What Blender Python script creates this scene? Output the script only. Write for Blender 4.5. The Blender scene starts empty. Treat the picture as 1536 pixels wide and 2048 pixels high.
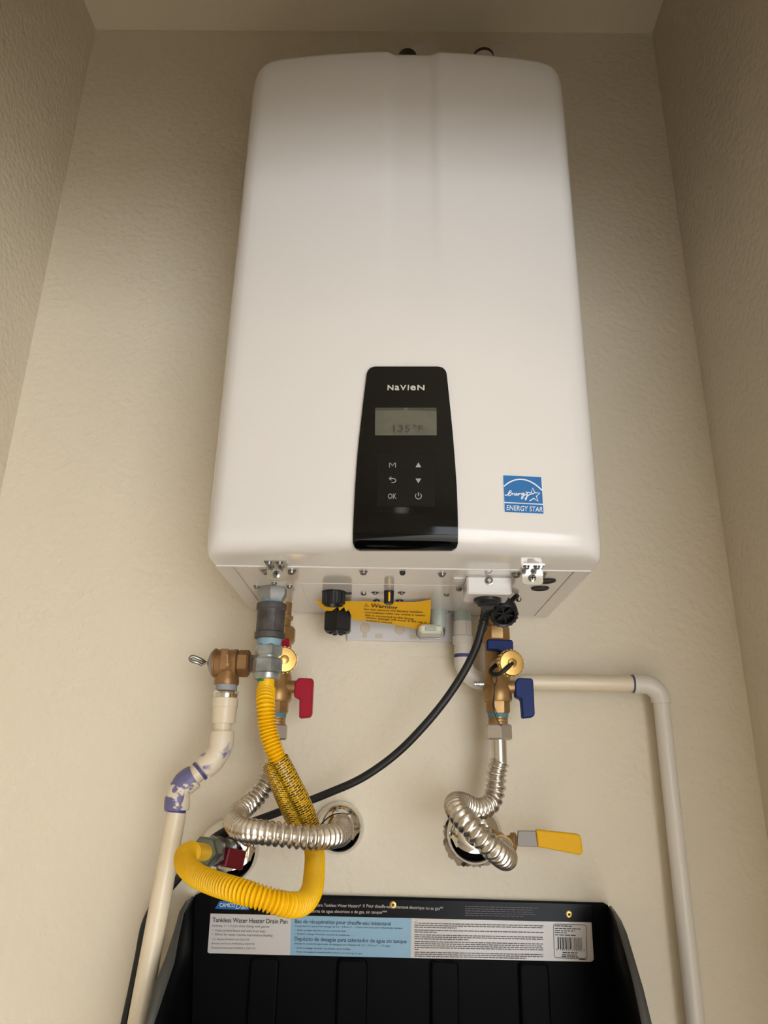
import bpy, math, random
from mathutils import Vector as V, Matrix, Quaternion
random.seed(7)
scn = bpy.context.scene
COL = scn.collection

# ---------------------------------------------------------------- camera
F = 1486.0
PITCH, YAW, ROLL = math.radians(19.66), math.radians(0.75), math.radians(1.06)
CAM = V((0.0, -1.085, 1.32))
fw = V((-math.sin(YAW)*math.cos(PITCH), math.cos(YAW)*math.cos(PITCH), math.sin(PITCH)))
r0 = V((math.cos(YAW), math.sin(YAW), 0)); u0 = r0.cross(fw)
RT = r0*math.cos(ROLL) + u0*math.sin(ROLL)
UP = u0*math.cos(ROLL) - r0*math.sin(ROLL)
cd = bpy.data.cameras.new('camera'); cam = bpy.data.objects.new('camera', cd); COL.objects.link(cam)
cd.sensor_fit = 'VERTICAL'; cd.sensor_height = 36.0; cd.lens = 36.0*F/2048.0; cd.clip_start = 0.02
m3 = Matrix((RT, UP, -fw)).transposed()
cam.matrix_world = Matrix.Translation(CAM) @ m3.to_4x4()
scn.camera = cam

# ---------------------------------------------------------------- light, sky, exposure
scn.view_settings.view_transform = 'Standard'; scn.view_settings.look = 'None'
scn.view_settings.gamma = 1.0; scn.view_settings.use_curve_mapping = False
scn.view_settings.exposure = 0.20
w = bpy.data.worlds.new('sky'); scn.world = w; w.use_nodes = True
w.node_tree.nodes['Background'].inputs[0].default_value = (0.75, 0.85, 1.0, 1)
w.node_tree.nodes['Background'].inputs[1].default_value = 1.0
ld = bpy.data.lights.new('patio_daylight', 'AREA'); ld.shape = 'RECTANGLE'; ld.size = 1.7; ld.size_y = 1.75
ld.energy = 45; ld.color = (0.89, 0.95, 1.0)
lo = bpy.data.objects.new('patio_daylight', ld); COL.objects.link(lo)
lo.location = (1.25, -3.52, 1.05); lo.rotation_euler = (math.radians(90), 0, 0)     # faces +y, into the room
sd = bpy.data.lights.new('sun', 'SUN'); sd.energy = 23.0; sd.angle = math.radians(0.6); sd.color = (0.935, 0.975, 1.0)
so = bpy.data.objects.new('sun', sd); COL.objects.link(so); so.location = (3, -8, 6)
so.rotation_euler = V((-0.26, 1.0, -0.74)).to_track_quat('-Z', 'Y').to_euler()

# ---------------------------------------------------------------- helpers
def ray(px, py): return fw + RT*((px-768)/F) + UP*((1024-py)/F)
def P(px, py, y):
    d = ray(px, py); return CAM + d*((y-CAM.y)/d.y)
def PZ(px, py, z):
    d = ray(px, py); return CAM + d*((z-CAM.z)/d.z)
def rad(wpx, p): return 0.5*wpx*((p-CAM).dot(fw))/F

def lin(c):
    c /= 255.0
    return c/12.92 if c <= 0.04045 else ((c+0.055)/1.055)**2.4
def rgb(r, g, b): return (lin(r), lin(g), lin(b), 1)

MATS = {}
def mat(name, col, rough=0.5, metal=0.0, spec=0.5, coat=0.0, bump=None, vary=None, trans=0.0, emit=None):
    """bump=(scale,strength,distance); vary=(scale, colour2, lo, hi) blends a second colour by noise"""
    m = bpy.data.materials.new(name); m.use_nodes = True; nt = m.node_tree; b = nt.nodes['Principled BSDF']
    b.inputs['Base Color'].default_value = col; b.inputs['Roughness'].default_value = rough
    b.inputs['Metallic'].default_value = metal; b.inputs['Specular IOR Level'].default_value = spec
    b.inputs['Coat Weight'].default_value = coat; b.inputs['Coat Roughness'].default_value = 0.05
    b.inputs['Transmission Weight'].default_value = trans
    tc = nt.nodes.new('ShaderNodeTexCoord')
    if emit:
        b.inputs['Emission Color'].default_value = emit[0]; b.inputs['Emission Strength'].default_value = emit[1]
    if bump:
        n = nt.nodes.new('ShaderNodeTexNoise'); n.inputs['Scale'].default_value = bump[0]; n.inputs['Detail'].default_value = 3
        nt.links.new(tc.outputs['Object'], n.inputs['Vector'])
        bp = nt.nodes.new('ShaderNodeBump'); bp.inputs['Strength'].default_value = bump[1]; bp.inputs['Distance'].default_value = bump[2]
        nt.links.new(n.outputs[0], bp.inputs['Height']); nt.links.new(bp.outputs[0], b.inputs['Normal'])
    if vary:
        n2 = nt.nodes.new('ShaderNodeTexNoise'); n2.inputs['Scale'].default_value = vary[0]; n2.inputs['Detail'].default_value = 4
        nt.links.new(tc.outputs['Object'], n2.inputs['Vector'])
        rp = nt.nodes.new('ShaderNodeValToRGB')
        rp.color_ramp.elements[0].position = vary[2]; rp.color_ramp.elements[1].position = vary[3]
        rp.color_ramp.elements[0].color = col; rp.color_ramp.elements[1].color = vary[1]
        nt.links.new(n2.outputs[0], rp.inputs[0]); nt.links.new(rp.outputs[0], b.inputs['Base Color'])
    MATS[name] = m
    return m

WALL = mat('painted_drywall', rgb(229, 217, 196), 0.62, spec=0.35, bump=(95, 0.62, 0.0042))
CEIL = mat('ceiling_paint', rgb(229, 217, 196), 0.7, bump=(85, 0.3, 0.003))
ROOMW = mat('room_paint', rgb(234, 230, 222), 0.7, bump=(85, 0.3, 0.003))
FLOOR = mat('floor_tile', rgb(200, 190, 176), 0.5, vary=(3, rgb(186, 176, 160), 0.35, 0.7))
TRIMM = mat('trim_paint', rgb(225, 220, 210), 0.4)
ENAMEL = mat('white_enamel', rgb(222, 217, 214), 0.13)
PLATEM = mat('white_plate', rgb(219, 212, 207), 0.12, coat=0.6)
BLACKG = mat('black_gloss', rgb(5, 5, 5), 0.08, spec=0.22)
BLACKP = mat('black_plastic', rgb(24, 24, 26), 0.42)
BLACKK = mat('keypad_black', rgb(12, 11, 12), 0.3, spec=0.2)
BLACKR = mat('black_rubber', rgb(20, 21, 23), 0.5)
LCD = mat('lcd_glass', rgb(92, 91, 78), 0.25, vary=(60, rgb(84, 84, 72), 0.4, 0.6))
LCDINK = mat('lcd_segment', rgb(58, 58, 50), 0.4)
SILVER = mat('silver_print', rgb(190, 186, 180), 0.5)
GREYPR = mat('grey_print', rgb(160, 156, 150), 0.5)
ESBLUE = mat('sticker_blue', rgb(20, 104, 170), 0.45)
ESWHITE = mat('sticker_white', rgb(226, 233, 240), 0.5)
STEEL = mat('screw_steel', rgb(150, 148, 144), 0.3, 1.0)
DARKST = mat('dark_steel', rgb(84, 80, 78), 0.4, 0.8)
BRIGHT = mat('bright_bracket', rgb(205, 202, 196), 0.18, 1.0)
ZINC = mat('zinc_plate', rgb(192, 196, 196), 0.3, 0.65, bump=(300, 0.1, 0.0006), vary=(40, rgb(140, 146, 146), 0.4, 0.7))
ALU = mat('cast_aluminium', rgb(158, 158, 158), 0.42, 0.7, bump=(500, 0.15, 0.0005))
IRON = mat('black_iron', rgb(92, 88, 86), 0.55, 0.45, bump=(250, 0.3, 0.001), vary=(70, rgb(72, 67, 64), 0.4, 0.7))
TAPE = mat('thread_sealant', rgb(124, 158, 178), 0.6, bump=(200, 0.4, 0.001), vary=(90, rgb(148, 168, 176), 0.4, 0.65))
TAPEG = mat('grey_sealant', rgb(150, 155, 162), 0.6, bump=(200, 0.4, 0.001))
TAPEB = mat('blue_sealant', rgb(82, 128, 146), 0.6, bump=(200, 0.4, 0.001))
BRONZE = mat('cast_bronze', rgb(160, 122, 82), 0.42, 0.6, bump=(420, 0.2, 0.0006), vary=(50, rgb(140, 102, 64), 0.4, 0.7))
BRASS = mat('brass', rgb(172, 136, 88), 0.4, 0.6, bump=(420, 0.15, 0.0005), vary=(60, rgb(150, 114, 68), 0.4, 0.7))
BRASSY = mat('bright_brass', rgb(222, 182, 110), 0.3, 0.9, vary=(60, rgb(200, 156, 84), 0.4, 0.7))
CHROME = mat('chrome', rgb(226, 224, 220), 0.05, 1.0)
STAINL = mat('stainless_hose', rgb(214, 207, 198), 0.24, 0.92)
NICKEL = mat('nickel', rgb(206, 197, 188), 0.25, 0.75, bump=(300, 0.1, 0.0005))
YELLOW = mat('yellow_coating', rgb(242, 188, 8), 0.36, spec=0.35)
YTAG = mat('yellow_tag', rgb(240, 182, 10), 0.5, spec=0.2)
YHAND = mat('yellow_vinyl', rgb(226, 170, 6), 0.45, spec=0.15)
RED = mat('red_plastic', rgb(158, 16, 44), 0.45, spec=0.25)
DKRED = mat('dark_red_paint', rgb(104, 12, 26), 0.35)
BLUE = mat('blue_plastic', rgb(8, 36, 98), 0.45, spec=0.25)
CPVC = mat('cream_cpvc', rgb(224, 208, 182), 0.35, coat=0.1)
CPVCP = mat('cpvc_primer_stained', rgb(226, 211, 188), 0.4, vary=(24, rgb(112, 104, 150), 0.53, 0.57))
CPVCQ = mat('cpvc_heavily_primed', rgb(226, 211, 188), 0.4, vary=(34, rgb(108, 102, 144), 0.48, 0.50))
HOLE = mat('bracket_hole_wall', rgb(206, 190, 166), 0.7)
PURPLE = mat('purple_primer', rgb(76, 70, 128), 0.5)
PVC = mat('white_pvc', rgb(226, 218, 208), 0.35, coat=0.1)
PVCI = mat('ivory_pvc', rgb(230, 214, 188), 0.35, coat=0.1)
SAGE = mat('grey_green_plastic', rgb(176, 184, 176), 0.4)
PALE = mat('pale_plastic', rgb(222, 220, 200), 0.4)
PANB = mat('black_pan_plastic', rgb(12, 11, 13), 0.5, spec=0.06, bump=(60, 0.12, 0.002))
PANR = mat('pan_rim_lit_grey', rgb(74, 74, 73), 0.45)  # black pan plastic greyed: light on the rim is put into its colour
LABW = mat('label_white', rgb(216, 208, 203), 0.4, coat=0.3)
LABB = mat('label_blue', rgb(142, 182, 206), 0.4, coat=0.3)
LABK = mat('label_black', rgb(18, 14, 17), 0.25, spec=0.12)
INK = mat('dark_ink', rgb(42, 38, 40), 0.6)
INKG = mat('grey_ink', rgb(104, 98, 98), 0.6)
INKB = mat('slate_ink', rgb(52, 66, 86), 0.6)
INKW = mat('pale_ink', rgb(196, 190, 186), 0.6)
TAGINK = mat('tag_ink', rgb(66, 44, 14), 0.6)
PATCH = mat('torn_drywall', rgb(158, 140, 120), 0.9, vary=(90, rgb(40, 34, 30), 0.45, 0.6), bump=(150, 0.8, 0.003))
DARK = mat('slot_shade', rgb(12, 11, 11), 0.8)
LAMP = mat('lamp_diffuser', rgb(255, 248, 235), 0.5, emit=((1.0, 0.93, 0.82, 1), 7.0))
GLASS = bpy.data.materials.new('door_glass'); GLASS.use_nodes = True
_n = GLASS.node_tree; _n.nodes.remove(_n.nodes['Principled BSDF'])
_t = _n.nodes.new('ShaderNodeBsdfTransparent'); _g = _n.nodes.new('ShaderNodeBsdfGlossy'); _g.inputs['Roughness'].default_value = 0.02
_x = _n.nodes.new('ShaderNodeMixShader'); _x.inputs[0].default_value = 0.06
_n.links.new(_t.outputs[0], _x.inputs[1]); _n.links.new(_g.outputs[0], _x.inputs[2]); _n.links.new(_x.outputs[0], _n.nodes['Material Output'].inputs[0])

def printed(name, base, ink, scale):
    """yellow label with dense rows of small dark print"""
    m = bpy.data.materials.new(name); m.use_nodes = True; nt = m.node_tree; b = nt.nodes['Principled BSDF']
    b.inputs['Roughness'].default_value = 0.45
    uv = nt.nodes.new('ShaderNodeUVMap')
    br = nt.nodes.new('ShaderNodeTexBrick')
    br.inputs['Color1'].default_value = ink; br.inputs['Color2'].default_value = base; br.inputs['Mortar'].default_value = base
    br.inputs['Scale'].default_value = scale; br.inputs['Mortar Size'].default_value = 0.16; br.inputs['Mortar Smooth'].default_value = 0.0
    br.inputs['Bias'].default_value = -0.55; br.inputs['Brick Width'].default_value = 2.6; br.inputs['Row Height'].default_value = 1.0
    nt.links.new(uv.outputs[0], br.inputs['Vector']); nt.links.new(br.outputs[0], b.inputs['Base Color'])
    return m
PRINT = printed('printed_yellow_label', rgb(236, 182, 14), rgb(74, 60, 14), 1.0)

def root(name, label, cat, loc, group=None, kind=None):
    o = bpy.data.objects.new(name, None); COL.objects.link(o); o.location = loc
    o.empty_display_size = 0.02; o['label'] = label
    if cat: o['category'] = cat
    if group: o['group'] = group
    if kind: o['kind'] = kind
    return o
ORG = {}
def origin(o):
    t = V((0, 0, 0))
    while o is not None:
        t += V(o.location); o = o.parent
    return t

def obj(name, verts, faces, material, parent=None, smooth=True, angle=35, uvs=None):
    me = bpy.data.meshes.new(name)
    off = origin(parent) if parent else V((0, 0, 0))
    loc = V((0, 0, 0))
    if parent is None:
        xs = [v[0] for v in verts]; ys = [v[1] for v in verts]; zs = [v[2] for v in verts]
        loc = V(((min(xs)+max(xs))/2, (min(ys)+max(ys))/2, min(zs))); off = loc
    me.from_pydata([tuple(V(v)-off) for v in verts], [], faces)
    me.materials.append(material)
    if uvs:
        l = me.uv_layers.new(name='UVMap')
        for lp in me.loops: l.data[lp.index].uv = uvs[lp.vertex_index]
    me.validate(); me.update()
    if smooth:
        me.polygons.foreach_set('use_smooth', [True]*len(me.polygons))
        me.set_sharp_from_angle(angle=math.radians(angle))
    o = bpy.data.objects.new(name, me); COL.objects.link(o); o.location = loc
    if parent: o.parent = parent
    return o
def tag(o, label=None, cat=None, group=None, kind=None):
    for k, v in (('label', label), ('category', cat), ('group', group), ('kind', kind)):
        if v: o[k] = v
    return o

class MB:
    """mesh builder"""
    def __init__(s): s.v = []; s.f = []
    def add(s, vs, fs):
        n = len(s.v); s.v += [V(v) for v in vs]; s.f += [tuple(i+n for i in f) for f in fs]; return s
    def build(s, name, material, parent=None, **k): return obj(name, s.v, s.f, material, parent, **k)
    def box(s, lo, hi, bev=0.0):
        return s.add(*box_geo(lo, hi, bev))

def box_geo(lo, hi, b=0.0):
    x0, y0, z0 = lo; x1, y1, z1 = hi
    if b <= 0:
        vs = [(x, y, z) for z in (z0, z1) for y in (y0, y1) for x in (x0, x1)]
        return vs, [(0, 2, 3, 1), (4, 5, 7, 6), (0, 1, 5, 4), (2, 6, 7, 3), (0, 4, 6, 2), (1, 3, 7, 5)]
    vs = []; idx = {}
    for sx in (0, 1):
        for sy in (0, 1):
            for sz in (0, 1):
                for a in range(3):
                    p = [x1 if sx else x0, y1 if sy else y0, z1 if sz else z0]
                    for k, sg in enumerate((sx, sy, sz)):
                        if k != a: p[k] += -b if sg else b
                    idx[(sx, sy, sz, a)] = len(vs); vs.append(p)
    fs = []
    R = ((0, 0), (1, 0), (1, 1), (0, 1))
    for a in range(3):
        for s_ in (0, 1):
            q = []
            for (p, r) in R:
                c = [0, 0, 0]; c[a] = s_; c[(a+1) % 3] = p; c[(a+2) % 3] = r
                q.append(idx[(c[0], c[1], c[2], a)])
            fs.append(tuple(q) if s_ else tuple(reversed(q)))
    for a in range(3):            # edges along axis a
        b1, b2 = (a+1) % 3, (a+2) % 3
        for p in (0, 1):
            for r in (0, 1):
                def g(t, ax):
                    c = [0, 0, 0]; c[a] = t; c[b1] = p; c[b2] = r; return idx[(c[0], c[1], c[2], ax)]
                q = (g(0, b1), g(1, b1), g(1, b2), g(0, b2))
                fs.append(q if (p == r) == False else tuple(reversed(q)))
    for sx in (0, 1):
        for sy in (0, 1):
            for sz in (0, 1):
                t = (idx[(sx, sy, sz, 0)], idx[(sx, sy, sz, 1)], idx[(sx, sy, sz, 2)])
                fs.append(t if (sx+sy+sz) % 2 else tuple(reversed(t)))
    return vs, fs

def frame(d, ref=None):
    d = V(d).normalized()
    ref = V(ref) if ref else (V((0, 0, 1)) if abs(d.z) < 0.9 else V((1, 0, 0)))
    a = (ref - d*ref.dot(d)).normalized(); return a, d.cross(a)

def rev_geo(p0, d, prof, segs=24, ref=None, phase=0.0, cap=True):
    """revolve (h, r) pairs about the axis through p0 along d"""
    p0 = V(p0); d = V(d).normalized(); a, b = frame(d, ref); vs = []; fs = []
    for h, r in prof:
        for k in range(segs):
            t = 2*math.pi*k/segs + phase
            vs.append(p0 + d*h + (a*math.cos(t) + b*math.sin(t))*r)
    for i in range(len(prof)-1):
        for k in range(segs):
            k2 = (k+1) % segs
            fs.append((i*segs+k, i*segs+k2, (i+1)*segs+k2, (i+1)*segs+k))
    if cap:
        fs.append(tuple(reversed(range(segs)))); n = (len(prof)-1)*segs
        fs.append(tuple(range(n, n+segs)))
    return vs, fs
def rev(name, p0, d, prof, m, parent=None, **k):
    return obj(name, *rev_geo(p0, d, prof, **k), m, parent)
def hexprof(h0, h1, r, c=0.0015):
    return [(h0, r-c), (h0+c, r), (h1-c, r), (h1, r-c)]

def catmull(pts, step=0.004):
    pts = [V(p) for p in pts]; out = []
    ext = [pts[0]*2-pts[1]] + pts + [pts[-1]*2-pts[-2]]
    for i in range(1, len(ext)-2):
        p0, p1, p2, p3 = ext[i-1:i+3]
        # centripetal
        def tj(ti, a, b): return ti + max((b-a).length, 1e-6)**0.5
        t0 = 0; t1 = tj(t0, p0, p1); t2 = tj(t1, p1, p2); t3 = tj(t2, p2, p3)
        n = max(3, int((p2-p1).length/step))
        for k in range(n):
            t = t1 + (t2-t1)*k/n
            A1 = p0*((t1-t)/(t1-t0)) + p1*((t-t0)/(t1-t0)); A2 = p1*((t2-t)/(t2-t1)) + p2*((t-t1)/(t2-t1))
            A3 = p2*((t3-t)/(t3-t2)) + p3*((t-t2)/(t3-t2))
            B1 = A1*((t2-t)/(t2-t0)) + A2*((t-t0)/(t2-t0)); B2 = A2*((t3-t)/(t3-t1)) + A3*((t-t1)/(t3-t1))
            out.append(B1*((t2-t)/(t2-t1)) + B2*((t-t1)/(t2-t1)))
    out.append(pts[-1]); return out
def resample(path, step):
    L = [0.0]
    for a, b in zip(path, path[1:]): L.append(L[-1] + (b-a).length)
    n = max(2, int(round(L[-1]/step))); out = []; j = 0
    for i in range(n+1):
        s = L[-1]*i/n
        while j < len(L)-2 and L[j+1] < s: j += 1
        t = (s-L[j])/max(L[j+1]-L[j], 1e-9); out.append(path[j].lerp(path[j+1], min(max(t, 0), 1)))
    return out, L[-1]
def sweep_geo(path, rf, segs=16, cap=True, uvlen=None):
    vs = []; fs = []; uv = []
    n = len(path); up = None; L = 0.0
    for i, p in enumerate(path):
        t = (path[min(i+1, n-1)] - path[max(i-1, 0)]).normalized()
        if up is None: up = frame(t)[0]
        up = (up - t*up.dot(t)).normalized(); b = t.cross(up)
        if i: L += (p-path[i-1]).length
        r = rf(i, L) if callable(rf) else rf
        for k in range(segs):
            a = 2*math.pi*k/segs; vs.append(p + (up*math.cos(a) + b*math.sin(a))*r); uv.append((L, k/segs))
    for i in range(n-1):
        for k in range(segs):
            k2 = (k+1) % segs; fs.append((i*segs+k, i*segs+k2, (i+1)*segs+k2, (i+1)*segs+k))
    if cap:
        fs.append(tuple(reversed(range(segs)))); fs.append(tuple(range((n-1)*segs, n*segs)))
    return vs, fs, uv
def tube(name, pts, r, m, parent=None, step=0.004, segs=16, smooth_path=True):
    path = catmull(pts, step) if smooth_path else [V(p) for p in pts]
    v, f, _ = sweep_geo(path, r, segs); return obj(name, v, f, m, parent, angle=50)
def corrugated(name, pts, ro, ri, pitch, m, parent=None, segs=22, sub=6, power=1.0):
    path, L = resample(catmull(pts, 0.003), pitch/sub)
    def rf(i, l):
        c = 0.5+0.5*math.cos(2*math.pi*i/sub); return ri + (ro-ri)*(c**power)
    v, f, _ = sweep_geo(path, rf, segs); return obj(name, v, f, m, parent, angle=80)

def prism_geo(outline, d, n):
    """closed outline (list of points) extruded by vector d"""
    d = V(d); k = len(outline); vs = [V(p) for p in outline] + [V(p)+d for p in outline]
    fs = [tuple(range(k)), tuple(reversed(range(k, 2*k)))] + [((i+1) % k, i, k+i, k+(i+1) % k) for i in range(k)]
    return vs, fs
def rrect(x0, x1, y0, y1, r, n=5):
    out = []
    for cx, cy, a0 in ((x1-r, y1-r, 0), (x0+r, y1-r, 90), (x0+r, y0+r, 180), (x1-r, y0+r, 270)):
        for i in range(n+1):
            a = math.radians(a0+90*i/n); out.append((cx+r*math.cos(a), cy+r*math.sin(a)))
    return out

# flat print: glyphs laid onto a real surface
_tc = {}
def glyphs(s, bold=0.0, shear=0.0):
    key = (s, bold, shear)
    if key in _tc: return _tc[key]
    c = bpy.data.curves.new('t', 'FONT'); c.body = s; c.size = 1.0; c.offset = bold; c.shear = shear; c.resolution_u = 3
    o = bpy.data.objects.new('t', c); COL.objects.link(o)
    dg = bpy.context.evaluated_depsgraph_get(); dg.update()
    me = o.evaluated_get(dg).to_mesh()
    vs = [(v.co.x, v.co.y) for v in me.vertices]; fs = [tuple(p.vertices) for p in me.polygons]
    o.evaluated_get(dg).to_mesh_clear(); bpy.data.objects.remove(o); bpy.data.curves.remove(c)
    _tc[key] = (vs, fs); return vs, fs
CAPH = 0.729
def text_px(mb, s, a, b, h, surf, bold=0.0, shear=0.0, fit=True, stretch=None):
    """string on the baseline from pixel a to pixel b, capital height h px, dropped on surf(px,py)->point"""
    vs, fs = glyphs(s, bold, shear)
    if not vs: return
    x0 = min(v[0] for v in vs); x1 = max(v[0] for v in vs)
    ch = CAPH if stretch is None else stretch
    dx, dy = b[0]-a[0], b[1]-a[1]; L = math.hypot(dx, dy); ux, uy = dx/L, dy/L
    out = []
    for x, y in vs:
        t = (x-x0)/(x1-x0)*L; q = y/ch*h
        out.append(surf(a[0]+ux*t+uy*q, a[1]+uy*t-ux*q))
    mb.add(out, fs)
def poly_px(mb, pts, surf):
    mb.add([surf(*p) for p in pts], [tuple(range(len(pts)))])
def stroke_px(mb, pts, wd, surf, closed=False):
    """constant width polyline in pixels on surf"""
    n = len(pts); vs = []; fs = []
    for i in range(n):
        p = pts[i]
        q0 = pts[(i-1) % n] if (closed or i > 0) else p
        q1 = pts[(i+1) % n] if (closed or i < n-1) else p
        tx, ty = q1[0]-q0[0], q1[1]-q0[1]; l = math.hypot(tx, ty) or 1
        nx, ny = -ty/l, tx/l
        vs += [surf(p[0]+nx*wd/2, p[1]+ny*wd/2), surf(p[0]-nx*wd/2, p[1]-ny*wd/2)]
    m_ = n if closed else n-1
    for i in range(m_):
        j = (i+1) % n; fs.append((2*i, 2*j, 2*j+1, 2*i+1))
    mb.add(vs, fs)
def words_px(mb, a, b, h, surf, rnd, gap=2.5, lo=4, hi=16):
    """a row of print too small to read: word-long dashes"""
    L = math.hypot(b[0]-a[0], b[1]-a[1]); t = 0
    ux, uy = (b[0]-a[0])/L, (b[1]-a[1])/L
    while t < L:
        w_ = min(rnd.uniform(lo, hi), L-t)
        q = [(a[0]+ux*t, a[1]+uy*t), (a[0]+ux*(t+w_), a[1]+uy*(t+w_))]
        poly_px(mb, [(q[0][0], q[0][1]), (q[1][0], q[1][1]), (q[1][0], q[1][1]-h), (q[0][0], q[0][1]-h)], surf)
        t += w_+gap

# ================================================================ the room
XL, XR, ZC, YF = -0.617, 0.506, 2.737, -0.58     # closet
def struct(name, lo, hi, m, label=None):
    o = obj(name, *box_geo(lo, hi), m, None, smooth=False); o['kind'] = 'structure'
    if label: o['label'] = label
    return o
struct('wall_back', (XL-0.1, 0, 0), (XR+0.1, 0.1, ZC), WALL, 'beige orange peel textured wall behind the white heater')
struct('wall_left', (XL-0.1, YF, 0), (XL, 0, ZC), WALL, 'beige textured closet wall on the left')
struct('wall_right', (XR, YF, 0), (XR+0.1, 0, ZC), WALL, 'beige textured closet wall on the right')
struct('ceiling', (-2.4, -3.7, ZC), (2.6, 0.1, ZC+0.1), CEIL, 'beige ceiling over the closet')
struct('floor', (-2.4, -3.7, -0.1), (2.6, 0.1, 0), FLOOR, 'tan floor below the closet')
fwall = MB()
fwall.box((-2.4, YF-0.11, 0), (XL+0.02, YF, ZC)).box((XR-0.02, YF-0.11, 0), (2.6, YF, ZC)).box((XL+0.02, YF-0.11, 2.03), (XR-0.02, YF, ZC))
o = fwall.build('wall_front', WALL, smooth=False); o['kind'] = 'structure'; o['label'] = 'beige wall with the closet doorway and header'
struct('wall_room_left', (-2.5, -3.7, 0), (-2.4, YF-0.11, ZC), ROOMW, 'beige room wall on the left outside the closet')
struct('wall_room_right', (2.6, -3.7, 0), (2.7, YF-0.11, ZC), ROOMW, 'beige room wall on the right outside the closet')
rw = MB().box((-2.4, -3.7, 0), (0.35, -3.6, ZC)).box((2.15, -3.7, 0), (2.6, -3.6, ZC)).box((0.35, -3.7, 2.05), (2.15, -3.6, ZC))
o = rw.build('wall_room_back', ROOMW, smooth=False); o['kind'] = 'structure'; o['label'] = 'beige room wall with the glazed patio door'
dr = root('door_1', 'white framed glazed patio door opposite the closet', None, (1.25, -3.65, 0), kind='structure')
MB().box((0.35, -3.69, 0), (0.42, -3.61, 2.05)).box((2.08, -3.69, 0), (2.15, -3.61, 2.05)).box((1.21, -3.69, 0), (1.29, -3.61, 2.05))\
    .box((0.42, -3.69, 0), (1.21, -3.61, 0.1)).box((1.29, -3.69, 0), (2.08, -3.61, 0.1)).box((0.42, -3.69, 1.97), (1.21, -3.61, 2.05)).box((1.29, -3.69, 1.97), (2.08, -3.61, 2.05)).build('door_frame', TRIMM, dr, smooth=False)
for a, b in ((0.42, 1.21), (1.29, 2.08)):
    obj('pane', *box_geo((a, -3.655, 0.1), (b, -3.645, 1.97)), GLASS, dr, smooth=False)
cl = root('ceiling_light', 'round flush ceiling light in the room outside the closet', 'light', (0.03, -3.42, ZC-0.03))
rev('trim_ring', (0.03, -3.42, ZC), (0, 0, -1), [(0, 0.085), (0.018, 0.085), (0.024, 0.078), (0.024, 0.068)], TRIMM, cl)
rev('diffuser', (0.03, -3.42, ZC-0.022), (0, 0, -1), [(0, 0.066), (0.006, 0.064), (0.01, 0.045), (0.012, 0.01)], LAMP, cl)

# ================================================================ tankless heater
CX, HW, ZB, ZT = 0.012, 0.2205, 1.547, 2.276
YLINE = -0.256
heater = root('tankless_water_heater', 'white wall-hung tankless water heater with a black control panel', 'water heater', (CX, -0.16, ZB))
RC = 0.030
def bulge(x):
    t = (x-CX)/0.19
    return 0.331 - 0.0155*min(t*t, 1.3)
def dent(x, z):
    # shallow channel down the middle of the cover, fading out towards the display
    u = (x-0.018)/0.036
    if abs(u) >= 1: return 0.0
    e = min(1.0, max(0.0, (z-1.80)/0.45))
    s = min(1.0, (1-abs(u))/0.35); s = s*s*(3-2*s)
    return 0.0055*e*s
def ring_pts():
    """half open cross-section from the rear left round the front to the rear right: (point, inward dir)"""
    pts = []
    for i in range(3): pts.append((-HW, -0.256-0.008*i, 1, 0))
    yc = -(bulge(CX-HW+RC)-RC)
    for i in range(1, 9):
        a = math.radians(180+ 80*i/9.0); pts.append((-HW+RC+RC*math.cos(a), yc+RC*math.sin(a), -math.cos(a), -math.sin(a)))
    n = 66
    for i in range(n+1):
        x = -HW+RC + (2*HW-2*RC)*i/n
        pts.append((x, -bulge(x+CX), 0, 1))
    left = pts[:11]
    for p in reversed(left): pts.append((-p[0], p[1], -p[2], p[3]))
    return pts
RING = ring_pts()
def lip_pt(p):
    x, y = p[0], p[1]; s = 0.2165/HW
    return (x*s, YLINE)
PROF = []
# bottom lip -> face -> top ; entries (fraction towards lip ring, inset, z)
for fr, z in ((1.0, ZB+0.0005), (0.8, ZB+0.0012), (0.6, ZB+0.0020), (0.42, ZB+0.0028), (0.30, ZB+0.0036), (0.235, ZB+0.0046), (0.17, ZB+0.0064), (0.11, ZB+0.0090), (0.06, ZB+0.0126), (0.027, ZB+0.0168), (0.008, ZB+0.0216), (0.0, ZB+0.027)):
    PROF.append((fr, 0.0, z))
zz = ZB+0.05
while zz < ZT-0.02:
    PROF.append((0.0, 0.0, zz)); zz += 0.02
for i in range(0, 8):
    a = math.radians(90*i/7.0); r = 0.013; PROF.append((0.0, r*(1-math.cos(a)), ZT-r+r*math.sin(a)))
def cover_point(p, fr, inset, z):
    lx, ly = lip_pt(p)
    # the front cover is wider than tall at its top corners: pull the corner rounding in near the top
    x, y = p[0]+p[2]*inset, p[1]+p[3]*inset + dent(p[0]+CX, z)
    zt = 0.0
    c = abs(p[0]) - (HW-0.036)
    x = x + (lx-x)*fr; y = y + (ly-y)*fr
    return V((CX+x, y, z))
vs = []; fs = []; n = len(RING)
for fr, ins, z in PROF:
    for p in RING:
        v = cover_point(p, fr, ins, z)
        # rounded upper corners, seen from the front
        c = abs(p[0]) - (HW-0.038)
        if c > 0 and z > 1.9:
            lim = ZT - (0.038-math.sqrt(max(0.0, 0.038**2-min(c, 0.038)**2)))
            v.z = ZB + (v.z-ZB)*(lim-ZB)/(ZT-ZB)
        vs.append(v)
for i in range(len(PROF)-1):
    for k in range(n-1):
        fs.append((i*n+k, i*n+k+1, (i+1)*n+k+1, (i+1)*n+k))
cover = obj('front_cover', vs, fs, ENAMEL, heater, angle=50)
cover['label'] = 'glossy white bulged front cover'
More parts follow.
